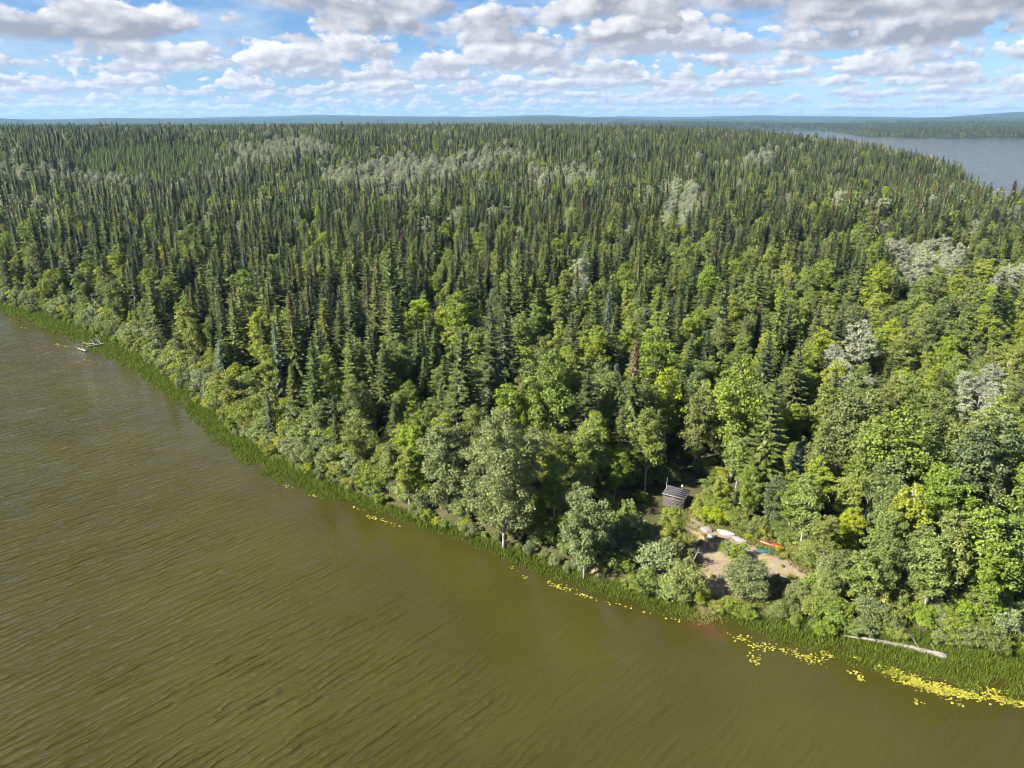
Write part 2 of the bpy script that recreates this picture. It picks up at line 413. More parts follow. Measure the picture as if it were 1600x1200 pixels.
for (a, b_, r) in [(1100, 975, 3.2), (1118, 988, 2.2), (120, 568, 7.0), (60, 545, 6)]:
    q = w0(a, b_); silt = np.maximum(silt, sstep(1.0, .15, np.hypot(P[:, 0]-q[0], P[:, 1]-q[1])/r)*(.9 if a > 1000 else .45))
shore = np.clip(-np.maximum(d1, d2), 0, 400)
pxw, pyw, _ = proj(P[:, 0], P[:, 1], 0*P[:, 0])
fetch = sstep(3, 30, shore)*(.22+.78*sstep(1100, 450, pxw))
fetch = np.where(P[:, 1] > 300, .8, fetch)
wm = np_mesh('water', np.column_stack([P, np.zeros(len(P))]), F, [water_mat()],
             attr={'shore': ('POINT', shore), 'silt': ('POINT', silt), 'fetch': ('POINT', fetch)}, smooth=True)
tag(link('lake_water', wm), kind='structure')

# ------------------------------------------------------------------ tree prototypes (crown and trunk meshes)
def rnd(n, a=-1., b=1.): return rng.uniform(a, b, n)
def spruce(H=20., Rb=2.3, wh=38, br=8, step=.42, sp=.40, base=.10, cone_top=0., mat='spruce_dark', conemat='cones', detail=True, ragged=.28):
    C, A, B = [], [], []
    z0 = base*H
    for i in range(wh):
        f = (i+rng.uniform(-.3, .3))/wh; f = min(max(f, 0), .985)
        zz = z0+(H-z0)*f
        env = Rb*(1-f)**.76*(1-.25*max(0, .18-f)/.18)+.10
        nb = max(3, int(round(br*(1-.45*f))))
        a0 = rng.uniform(0, 6.28)
        for j in range(nb):
            a = a0+j*2*math.pi/nb+rng.uniform(-.3, .3)
            L = env*rng.uniform(1-ragged*1.6, 1+ragged)
            d = np.array([math.cos(a), math.sin(a), 0]); s = np.array([-math.sin(a), math.cos(a), 0])
            slope = .22-.85*(1-f)*.9+rng.uniform(-.22, .18)
            ns = max(1, int(L/step))
            for t in ((np.arange(ns)+.75)/ns if detail else [.62]):
                p = np.array([0, 0, zz])+d*(t*L)+np.array([0, 0, slope*t*L*.8+.12*L*t*t])
                dd = unit(d+np.array([0, 0, slope*.8+.25*t]))
                if detail:
                    hl = sp*(.75+.5*rng.random())
                    C.append(p); A.append(dd*hl); B.append(s*hl*.46+np.array([0, 0, rng.uniform(-.10, .10)]))
                    for sg in (-1, 1):
                        d2_ = unit(dd+s*sg*(.95+.4*rng.random())-np.array([0, 0, .18]))
                        hl2 = sp*(1.05-.5*t)*(.7+.5*rng.random())
                        C.append(p+d2_*hl2*.8+np.array([0, 0, rng.uniform(-.07, .05)])); A.append(d2_*hl2); B.append(unit(np.cross(d2_, [0, 0, 1.])+rnd(3)*.25)*hl2*.42)
                else:
                    C.append(p); A.append(dd*L*.52); B.append(s*L*.30+np.array([0, 0, rng.uniform(-.1, .1)]))
    # leader
    for _ in range(5 if detail else 2):
        a = rng.uniform(0, 6.28)
        C.append(np.array([0, 0, H-.35])); A.append(np.array([.05*math.cos(a), .05*math.sin(a), .55])); B.append(np.array([math.cos(a), math.sin(a), 0])*.12)
    C, A, B = map(np.array, (C, A, B))
    V, F = diamonds(C, A, B)
    # hanging skirts of needles round the stem, tier under tier
    nt = 15 if detail else 12; kx = 7 if detail else 7; sc_ = .62 if detail else 1.0
    SV, SF, o_ = [], [], len(V); SC = []
    for i in range(nt):
        f0 = i/nt; f1 = min(1.0, f0+1.9/nt)
        zl, zu = z0+(H-z0)*f0, z0+(H-z0)*f1
        rl = (Rb*(1-f0)**.76+.05)*sc_; ru = rl*.20*(1-f1)
        a0 = rng.uniform(0, 6.28)
        for j in range(kx):
            a = a0+(j+rng.uniform(-.3, .3))*2*math.pi/kx; da = math.pi/kx*(1.15 if detail else .95); r_ = rl*rng.uniform(.7, 1.22); dz = rng.uniform(-.25, .35)*(H-z0)/nt
            tip = (math.cos(a)*r_, math.sin(a)*r_, zl+dz)
            s1 = (math.cos(a-da)*r_*.52, math.sin(a-da)*r_*.52, zl*.55+zu*.45+dz*.5); s2 = (math.cos(a+da)*r_*.52, math.sin(a+da)*r_*.52, zl*.55+zu*.45+dz*.5)
            up_ = (math.cos(a)*ru, math.sin(a)*ru, zu)
            SV += [tip, s2, up_, s1]; SF.append([o_, o_+1, o_+2, o_+3]); o_ += 4; SC.append((0, 0, zl))
    V = np.vstack([V, np.array(SV)]); F = np.vstack([F, np.array(SF)]); C = np.vstack([C, np.array(SC)])
    mi = np.zeros(len(F), int)
    if cone_top: mi = ((C[:, 2] > H*(1-cone_top*rng.uniform(.8, 1.2, len(C)))) & (rng.random(len(C)) < .5)).astype(int)
    tint = rng.random(len(F))
    return (V, F, mi, tint, [MT[mat], MT[conemat]]), tube([(0, 0, -.4), (0, 0, .5), (.05, .03, H*.5), (0, 0, H*.97)], [H*.0125, H*.0105, H*.007, .02], 6 if detail else 4), MT['bark_spruce']

def limb(p0, p1, r0, r1, k=5, n=4, wig=.12, up=.25):
    p0, p1 = np.array(p0, float), np.array(p1, float); L = np.linalg.norm(p1-p0)
    pts = [p0+(p1-p0)*t+np.array([rng.uniform(-wig, wig)*L*.5*math.sin(math.pi*t), rng.uniform(-wig, wig)*L*.5*math.sin(math.pi*t), up*L*.3*math.sin(math.pi*t)*(1 if up else 0)]) for t in np.linspace(0, 1, n)]
    return tube(pts, np.linspace(r0, r1, n), k, cap=False)
def broadleaf(H=14., cw=2.3, c0=.32, ncl=58, nlf=165, cr=(.65, 1.15), leaf=.128, mat='leaf_mid', bark='bark_aspen', lean=.3, shape=1.0, stems=1, limbs=True, rust=0., flat=.8):
    tops = []; wood = []
    cz, ch = H*(c0+1)/2, H*(1-c0)/2
    bend = np.array([rng.uniform(-lean, lean), rng.uniform(-lean, lean), 0])
    cl = []
    for _ in range(ncl*30):
        if len(cl) >= ncl: break
        u = unit(rnd(3)); r = rng.random()**.40
        f = u[2]*r                                          # -1 .. 1 along the crown
        wmul = (1-max(0, f)**2*.25)*(1-.22*max(0, -f))
        w = cw*(.80+.35*math.sin(3*math.atan2(u[1], u[0])+shape*2+f*3))
        p = np.array([u[0]*r*w*wmul, u[1]*r*w*wmul, cz+f*ch*.93])+bend*(.5+f*.5)
        rr = rng.uniform(*cr)*(1-.3*max(0, f))
        if all(np.linalg.norm(p-q) > .52*(rr+s_) for q, s_ in cl): cl.append((p, rr))
    C, N, S = [], [], []
    for p, rr in cl:
        n = int(nlf*(rr/np.mean(cr))**2)
        u = unit(rng.normal(size=(n, 3))); u[:, 2] = np.where(u[:, 2] < -.35, -u[:, 2], u[:, 2])
        r = rr*(rng.random(n)**.33)*rng.uniform(.75, 1.22, n)
        q = p+u*r[:, None]*np.array([1, 1, flat])
        C.append(q); N.append(unit(u*.75+rng.normal(size=(n, 3))*.55+np.array([0, 0, .25])))
    C = np.vstack(C); N = np.vstack(N); n = len(C)
    T = unit(np.cross(N, rng.normal(size=(n, 3)))); Bn = np.cross(N, T)
    sz = leaf*rng.uniform(.65, 1.35, n)[:, None]
    V, F = diamonds(C, T*sz, Bn*sz*.72)
    mi = np.zeros(n, int)
    if rust:
        k = cl[int(rng.integers(len(cl)))][0]
        mi = (np.linalg.norm(C-k, axis=1) < rust).astype(int)
    r0 = max(.05, H*.0105)
    if stems == 1:
        top = np.array([0, 0, H*.9])+bend
        wood.append(tube([(0, 0, -.4), (0, 0, H*.05), bend*.3+np.array([rng.uniform(-.1, .1), 0, H*.45]), top], [r0*1.25, r0, r0*.7, r0*.15], 6))
        axis = lambda zq: bend*(zq/H)**1.3+np.array([0, 0, zq])
        if limbs:
            for p, rr in cl[::2]:
                wood.append(limb(axis(max(H*.12, p[2]-np.linalg.norm(p[:2])*1.1-.3)), p, r0*.34, r0*.08))
    else:
        for s_ in range(stems):
            k = cl[int(rng.integers(len(cl)))][0]
            wood.append(limb((rng.uniform(-.15, .15)*cw, rng.uniform(-.15, .15)*cw, -.25), k, r0*.9, r0*.2, wig=.2, up=.15))
    wv, wf = merge(wood)
    return (V, F, mi, rng.random(n), [MT[mat], MT['leaf_rust']]), (wv, wf), MT[bark]
def bare(H=13., nb=34, L0=1.6, mat='dead_wood', droop=-.15, fork=True):
    wood = [tube([(0, 0, -.4), (0, 0, H*.3), (rng.uniform(-.2, .2), rng.uniform(-.2, .2), H*.65), (rng.uniform(-.4, .4), rng.uniform(-.4, .4), H)], [H*.013, H*.011, H*.007, .02], 6)]
    tw = []
    for i in range(nb):
        zq = H*(.25+.72*i/nb); a = rng.uniform(0, 6.28); L = L0*(1-.6*i/nb)*rng.uniform(.5, 1.2)
        d = np.array([math.cos(a), math.sin(a), droop+rng.uniform(-.2, .4)])
        p0 = np.array([0, 0, zq]); p1 = p0+d*L
        tw.append(limb(p0, p1, .05, .015, 4, 4, .25, .1))
        if fork:
            for _ in range(2):
                q = p0+d*L*rng.uniform(.4, .8); tw.append(limb(q, q+unit(d+rnd(3)*.8)*L*.4, .025, .010, 4, 3, .2, 0))
    return merge(tw), merge(wood), MT[mat]

class Proto: pass
def proto(kind, crown, trunk, bark, H, look):
    p = Proto(); p.kind, p.H, p.look = kind, H, look
    if len(crown) == 5:
        V, F, mi, tint, mats = crown
        p.crown = np_mesh(kind+'_crown', V, F, mats, mi, {'tint': ('FACE', tint)})
        p.width = float(np.percentile(np.hypot(V[:, 0], V[:, 1]), 97))
        tv, tf = trunk
        nm = len(mats)
        p.whole = (np.vstack([V, tv]), np.vstack([F, tf+len(V)]), mats+[bark], np.concatenate([mi, np.full(len(tf), nm)]), np.concatenate([tint, np.full(len(tf), .5)]))
    else:
        V, F = crown; p.crown = np_mesh(kind+'_branches', V, F, [bark]); p.whole = None; p.width = 1.
    p.trunk = np_mesh(kind+'_trunk', trunk[0], trunk[1], [bark], smooth=True)
    return p
def P_(kind, look, H, built): return proto(kind, *built, H, look)

HI = {'dark': [], 'olive': [], 'blue': [], 'cone': [], 'mid': [], 'bright': [], 'leafolive': [], 'pale': [], 'cotton': [], 'dead': [], 'shrub_willow': [], 'shrub_grey': [], 'shrub_bright': [], 'shrub_yellow': [], 'shrub_rust': [], 'shrub_bush': []}
for k in range(4):
    H = 20*rng.uniform(.92, 1.08)
    HI['dark'].append(P_('spruce', 'dark', H, spruce(H, rng.uniform(3.0, 3.7), 34, 9, mat='spruce_dark', sp=.50)))
for k in range(3):
    HI['olive'].append(P_('spruce', 'olive', 20, spruce(20, rng.uniform(3.0, 3.8), 34, 9, sp=.50, mat='spruce_olive', ragged=.25)))
for k in range(2):
    HI['blue'].append(P_('spruce', 'blue', 18, spruce(18, 3.3, 34, 8, mat='spruce_blue')))
    HI['cone'].append(P_('spruce', 'cone', 21, spruce(21, 3.3, 40, 8, mat='spruce_dark', cone_top=.3)))
for k in range(4):
    HI['mid'].append(P_('aspen', 'mid', 14, broadleaf(14, rng.uniform(2.3, 3.0), rng.uniform(.12, .28), 78, 130, (.5, 1.15), mat='leaf_mid', shape=rng.random()*3)))
for k in range(3):
    HI['bright'].append(P_('birch', 'bright', 13, broadleaf(13, rng.uniform(2.0, 2.5), rng.uniform(.2, .34), 74, 130, (.45, 1.0), mat='leaf_bright', shape=rng.random()*3)))
for k in range(3):
    HI['leafolive'].append(P_('aspen', 'leafolive', 14, broadleaf(14, rng.uniform(2.2, 2.8), .16, 78, 130, (.5, 1.1), mat='leaf_olive', bark='bark_grey', shape=rng.random()*3)))
for k in range(3):
    HI['pale'].append(P_('aspen', 'pale', 16, broadleaf(16, 2.7, .34, 78, 130, (.5, 1.15), mat='leaf_pale', shape=rng.random()*3)))
HI['cotton'].append(P_('cottonwood', 'cotton', 22, broadleaf(22, 6.6, .10, 150, 230, (.8, 1.7), .14, 'leaf_cotton', 'bark_grey', .8, .4, rust=.9)))
HI['cotton'].append(P_('cottonwood', 'cotton', 16, broadleaf(16, 3.6, .12, 95, 200, (.7, 1.3), .135, 'leaf_cotton', 'bark_grey', .6, 1.4)))
for k in range(2): HI['dead'].append(P_('snag', 'dead', 13, bare(13)))
SH = [('shrub_willow', 'leaf_willow', 3), ('shrub_grey', 'leaf_grey', 2), ('shrub_bright', 'leaf_mid', 3), ('shrub_yellow', 'leaf_yellow', 2), ('shrub_rust', 'leaf_rust', 1)]
for kk, mm, c in SH:
    for k in range(c):
        HI[kk].append(P_('shrub', kk, 3.2, broadleaf(3.2, rng.uniform(1.45, 1.8), .03, 34, 140, (.42, .72), .085, mm, 'bark_grey', .25, rng.random()*3, stems=7)))
for k in range(2): HI['shrub_bush'].append(P_('shrub', 'shrub_bush', 6.5, broadleaf(6.5, rng.uniform(2.7, 3.1), .03, 78, 170, (.6, 1.05), .10, 'leaf_willow', 'bark_grey', .3, rng.random()*3, stems=8)))
# far prototypes: single meshes used only as instances of the distant wood
LO = {}
def lo(kind, look, n, fn):
    LO[look] = []
    for _ in range(n):
        p = proto(kind, *fn(), 1, look); V, F, mats, mi, tint = p.whole
        me = np_mesh(kind+'_tree_far', V, F, mats, mi, {'tint': ('FACE', tint)})
        LO[look].append(bpy.data.objects.new(kind+'_tree', me)); bpy.data.meshes.remove(p.crown); bpy.data.meshes.remove(p.trunk)
lo('spruce', 'dark', 4, lambda: spruce(20, rng.uniform(3.0, 3.7), 20, 7, step=.75, sp=.62, mat='spruce_dark', ragged=.32))
lo('spruce', 'olive', 3, lambda: spruce(20, rng.uniform(3.0, 3.8), 20, 7, step=.75, sp=.62, mat='spruce_olive', ragged=.32))
lo('spruce', 'cone', 1, lambda: spruce(21, 3.2, 20, 7, step=.75, sp=.62, mat='spruce_dark', cone_top=.3, ragged=.32))
lo('pine', 'pine', 2, lambda: spruce(11, 2.5, 12, 6, step=.75, sp=.62, mat='pine', ragged=.32))
LF = dict(ncl=44, nlf=40, cr=(.6, 1.25), leaf=.26, limbs=False)
lo('aspen', 'mid', 3, lambda: broadleaf(14, rng.uniform(2.1, 2.7), .3, mat='leaf_mid', **LF))
lo('aspen', 'bright', 2, lambda: broadleaf(13, rng.uniform(2.1, 2.6), .3, mat='leaf_bright', **LF))
lo('aspen', 'leafolive', 2, lambda: broadleaf(14, rng.uniform(2.1, 2.6), .3, mat='leaf_olive', **LF))
lo('aspen', 'pale', 3, lambda: broadleaf(16, rng.uniform(2.4, 3.0), .42, mat='leaf_pale', **LF))
def whole_obj(p):
    if not hasattr(p, 'wobj'):
        V, F, mats, mi, tint = p.whole
        p.wobj = bpy.data.objects.new(p.kind+'_tree', np_mesh(p.kind+'_tree_whole', V, F, mats, mi, {'tint': ('FACE', tint)}))
    return p.wobj

# ------------------------------------------------------------------ where the trees stand
GX = np.array([0, 200, 400, 600, 800, 1000, 1200, 1400, 1600.])
GY = np.array([200, 250, 320, 400, 480, 560, 650, 750, 900.])
GP = np.array([[.80, .90, .65, .78, .86, .95, .95, .95, .95], [.78, .85, .62, .62, .62, .86, .92, .95, .95], [.82, .92, .92, .86, .86, .82, .82, .86, .80],
               [.35, .78, .92, .92, .86, .66, .66, .52, .48], [.25, .55, .88, .88, .72, .50, .50, .34, .30], [.20, .38, .68, .72, .40, .58, .55, .15, .25],
               [.10, .20, .45, .42, .18, .45, .36, .12, .15], [.1, .1, .2, .12, .08, .08, .10, .08, .1], [.05]*9])
def pspruce(px, py):
    px = np.clip(px, 0, 1599); py = np.clip(py, 200, 899)
    i = np.clip(np.searchsorted(GX, px, 'right')-1, 0, 7); j = np.clip(np.searchsorted(GY, py, 'right')-1, 0, 7)
    u = (px-GX[i])/(GX[i+1]-GX[i]); v = (py-GY[j])/(GY[j+1]-GY[j])
    return (GP[j, i]*(1-u)+GP[j, i+1]*u)*(1-v)+(GP[j+1, i]*(1-u)+GP[j+1, i+1]*u)*v
PALE = [(150, 262, 75, 13, .9), (30, 266, 40, 9, .75), (330, 252, 52, 12, .9), (400, 236, 60, 13, .85), (470, 226, 55, 11, .75), (550, 272, 55, 17, .8),
        (650, 262, 85, 17, .85), (720, 250, 60, 13, .7), (775, 240, 50, 11, .6), (870, 272, 60, 13, .5), (612, 285, 32, 14, .75), (1075, 318, 30, 28, .8),
        (1055, 292, 22, 12, .6), (1190, 244, 26, 8, .95), (1448, 412, 70, 27, .85), (1330, 575, 32, 45, .6), (1545, 620, 38, 45, .6), (1575, 430, 30, 20, .5), (900, 440, 18, 25, .5)]
def kind_of(px, py, wx, wy):
    n = len(px); ps = pspruce(px, py)-.13*sstep(270, 400, py)
    cl = wav(wx, wy, 11, .4)*.5+wav(wx, wy, 29, 2.)*.35
    sp_ = rng.random(n) < np.clip(ps+cl*.45*(4*ps*(1-ps)), .01, .99)
    u = rng.random(n); v = rng.random(n)
    k = np.where(sp_, np.where(u < .44, 'dark', np.where(u < .86, 'olive', np.where(u < .915, 'cone', 'blue'))),
                 np.where(u < .48, 'mid', np.where(u < .80, 'bright', 'leafolive')))
    for (x, y, rx, ry, pr) in PALE:
        q = np.hypot((px-x)/rx, (py-y)/ry)+wav(wx, wy, 5)*.25
        k = np.where((q < 1) & (v < pr), 'pale', k)
    k = np.where((k != 'pale') & (py < 360) & (rng.random(n) < .03), 'pale', k)
    q = np.hypot((px-240)/135, (py-239)/24); k = np.where((q < 1) & (rng.random(n) < .93), 'pine', k)
    return k
HGT = {'dark': (12, 21), 'olive': (11, 20), 'blue': (9, 15), 'cone': (16, 22), 'mid': (10, 16.5), 'bright': (9, 15), 'leafolive': (9.5, 16), 'pale': (14, 18), 'pine': (7.5, 10)}
def jgrid(x0, x1, y0, y1, s, jit=.42):
    X, Y = np.meshgrid(np.arange(x0, x1, s), np.arange(y0, y1, s))
    Q = np.stack([X.ravel(), Y.ravel()], 1)
    return Q+rng.uniform(-jit, jit, Q.shape)*s
bands = [(60, 240, 4.6), (240, 420, 5.2), (420, 800, 6.0), (800, 1750, 7.2)]
pts = []
for a, b, s in bands:
    Q = jgrid(-b*.95, b*.95, 30, b*1.05, s); D = np.hypot(Q[:, 0], Q[:, 1])
    Q = Q[(D >= a) & (D < b) & (np.abs(Q[:, 0]) < .78*Q[:, 1]+28)]
    pts.append(Q)
Q = np.vstack(pts)
Z, d1, _ = height(Q, True)
m = d1 > 4.0
Q, Z, d1 = Q[m], Z[m], d1[m]
D = np.hypot(Q[:, 0], Q[:, 1])
px1, py1, dep = proj(Q[:, 0], Q[:, 1], Z+11)
K = kind_of(px1, py1, Q[:, 0], Q[:, 1])
# a lower belt of leafy trees along the shore
edge_belt = (d1 < 9+4*wav(Q[:, 0], Q[:, 1], 9)) & (Q[:, 1] < 260)
sw = edge_belt & np.isin(K, ['dark', 'olive', 'cone', 'blue', 'pale']) & (rng.random(len(K)) < .75)
K = np.where(sw, rng.choice(['mid', 'leafolive', 'bright'], len(K)), K)
Hh = np.array([rng.uniform(*HGT[k]) for k in K])*rng.uniform(.9, 1.08, len(K))
Hh = Hh*np.where(edge_belt, .60+.03*np.clip(d1, 0, 10), 1.0)
Hh = np.where(rng.random(len(K)) < .16, Hh*.66, Hh)*np.clip(rng.normal(.98, .10, len(K)), .76, 1.22)*(1-.22*sstep(220, 700, D))*(1+.12*wav(Q[:, 0], Q[:, 1], 31, 1.1))
qq = np.hypot((px1-240)/150, (py1-262)/22); Hh = Hh*np.where((qq < 1) & (K != 'pine'), .62, 1.0); Hh = np.where(K == 'pine', np.maximum(Hh, 8.0), Hh)
# keep the clearing, the shed and the gaps in view free of crowns
OPEN = [CLEAR_PX, [(1034, 752), (1088, 752), (1096, 806), (1034, 806)], [(798, 752), (832, 752), (832, 800), (798, 800)], [(1170, 836), (1232, 836), (1232, 866), (1170, 866)],
        [(1090, 815), (1172, 815), (1172, 862), (1090, 862)], [(938, 875), (968, 875), (968, 902), (938, 902)], [(380, 606), (404, 606), (404, 630), (380, 630)], [(450, 640), (474, 640), (474, 662), (450, 662)]]
MAN_SKIP = [(787, 858, 5.5), (912, 905, 4), (1046, 870, 4)]
ok = (sdist(Q, CLEARW) < -1.0) & ~((wav(Q[:, 0], Q[:, 1], 9, 3.3)*.6+wav(Q[:, 0], Q[:, 1], 4, .3)*.4 > .62) & (d1 > 14))
hw = np.where(np.isin(K, ['dark', 'olive', 'cone', 'blue', 'pine']), .11, .17)*Hh
near = D < 260
for poly in OPEN:
    for f in (.05, .2, .35, .5, .65, .8, .95):
        a, b, dp = proj(Q[:, 0], Q[:, 1], Z+Hh*f)
        ok &= ~(near & (inpoly(a, b, poly) > -.55*hw*1109/dp*(1.1-.5*f)))
SH2 = np.array([-SUN_TO.x, -SUN_TO.y])/math.hypot(SUN_TO.x, SUN_TO.y)
for (a, b, r) in [(1062, 785, 2.6), (1075, 815, 2.0), (1120, 905, 3), (1110, 850, 3), (1150, 842, 3), (1200, 855, 3), (1235, 885, 3)]:
    q = ground(a, b)[:2]; rel = q-Q; along = rel@SH2; side = np.abs(rel@np.array([-SH2[1], SH2[0]]))
    ok &= ~((along > 0) & (along < Hh/math.tan(SUN_EL)) & (side < r+.5*hw))
for (a, b, r) in MAN_SKIP:
    q = ground(a, b); ok &= np.hypot(Q[:, 0]-q[0], Q[:, 1]-q[1]) > r
Q, Z, d1, D, K, Hh = Q[ok], Z[ok], d1[ok], D[ok], K[ok], Hh[ok]
TREES = [dict(x=Q[i, 0], y=Q[i, 1], z=Z[i], k=str(K[i]), h=float(Hh[i]), d=float(d1[i]), D=float(D[i])) for i in range(len(Q))]
# trees one can point to in the photograph
def manual(px, py, k, h, w=1.0, v=None):
    q = ground(px, py)
    TREES.append(dict(x=q[0], y=q[1], z=q[2], k=k, h=h, d=float(sdist(q[None, :2], LAND)[0]), D=float(np.hypot(q[0], q[1])), w=w, v=v, man=True))
for a_, l_ in (((787, 858, 'cotton', 21.5, 1.0, 0), 'largest grey-green cottonwood, a broad crown towering over the shore'), ((700, 800, 'cotton', 15, 1.1, 1), 'grey-green cottonwood crowding the side of the largest one'),
               ((912, 905, 'cotton', 14.5, 1.0, 1), 'rounded grey-green cottonwood with pale trunk, between the largest one and the shed'),
               ((1540, 760, 'cotton', 15, 1.0, 1), 'silvery cottonwood rising among bright birches far beyond the fallen log'), ((1350, 790, 'cotton', 15, 1.0, 1), 'silvery cottonwood in leafy woods uphill of the red kayak')):
    manual(*a_); TREES[-1]['label'] = l_
manual(1046, 872, 'mid', 8.2, 1.25); manual(985, 878, 'leafolive', 7.5, 1.2); manual(1120, 800, 'bright', 6.5, 1.1); manual(1105, 795, 'bright', 4.0, 1.3)
for a in [(1302, 945, 'mid', 8, 1.2), (1335, 958, 'bright', 9, 1.2), (1372, 950, 'mid', 10.5, 1.), (1440, 968, 'bright', 12.5, 1.05), (1462, 958, 'bright', 14, 1.0), (1500, 955, 'bright', 14.5, 1.1),
          (1560, 958, 'mid', 14, 1.1), (1592, 950, 'bright', 13, 1.1), (1418, 945, 'leafolive', 11, 1.), (1280, 900, 'mid', 9, 1.), (1230, 838, 'mid', 8.5, 1.1), (1205, 828, 'leafolive', 9, 1.1), (1165, 815, 'mid', 9.5, 1.),
          (570, 690, 'leafolive', 11, 1.25), (610, 770, 'bright', 9.5, 1.1), (640, 790, 'bright', 10, 1.1)]: manual(*a)
manual(425, 680, 'blue', 8.5, 1.0); manual(560, 740, 'dark', 8.5, 1.0)
for a in [(1478, 800, 9), (1512, 700, 12), (985, 640, 14), (232, 505, 12), (545, 560, 12), (520, 640, 8)]: manual(a[0], a[1], 'dead', a[2])

# ---- shrubs: the bank, the clearing, the gaps between trees
SHRUBS = []
def shrub(x, y, k, h, w=1.0):
    z_, dd, _ = height(np.array([[x, y]]), True)
    if dd[0] < .15: return
    SHRUBS.append(dict(x=x, y=y, z=float(z_[0]), k=k, h=h, w=w, d=float(dd[0]), D=math.hypot(x, y)))
bw = np.array(bankw); seg = np.linalg.norm(np.diff(bw, axis=0), axis=1); cum = np.concatenate([[0], np.cumsum(seg)])
for row, (off, hs, st) in enumerate([(.8, (1.0, 2.2), 1.6), (2.8, (2.2, 4.0), 2.1), (5.2, (2.6, 5.0), 2.6), (8.2, (2.6, 5.0), 3.2)]):
    s = 0.
    while s < cum[-1]:
        i = min(int(np.searchsorted(cum, s, 'right'))-1, len(seg)-1); t = (s-cum[i])/seg[i]
        p = bw[i]+(bw[i+1]-bw[i])*t; e = (bw[i+1]-bw[i])/seg[i]; nrm = np.array([-e[1], e[0]])
        q = p+nrm*(off+rng.uniform(-.8, .8))
        px, py, dp = proj(q[0], q[1], 1.5)
        s += st*rng.uniform(.7, 1.35)*(1 if q[1] < 150 else 1.35)
        h = rng.uniform(*hs)*(1.15 if q[1] > 130 else 1)
        bad = False
        for f in (0.1, .5, 1.):
            a, b, _d = proj(q[0], q[1], 1.2+h*f)
            for poly in (CLEAR_PX, OPEN[1]):
                if inpoly(a, b, poly)[0] > -4: bad = True
        if bad: continue
        grey = .28 if px < 330 else .10
        k = rng.choice(['shrub_grey', 'shrub_willow', 'shrub_bright', 'shrub_yellow'], p=[grey, .38*(1-grey)/.88, .38*(1-grey)/.88, .12*(1-grey)/.88])
        shrub(q[0], q[1], str(k), h, rng.uniform(.9, 1.2))
def mshrub(px, py, k, h, w=1.0):
    q = ground(px, py); shrub(q[0], q[1], k, h, w)
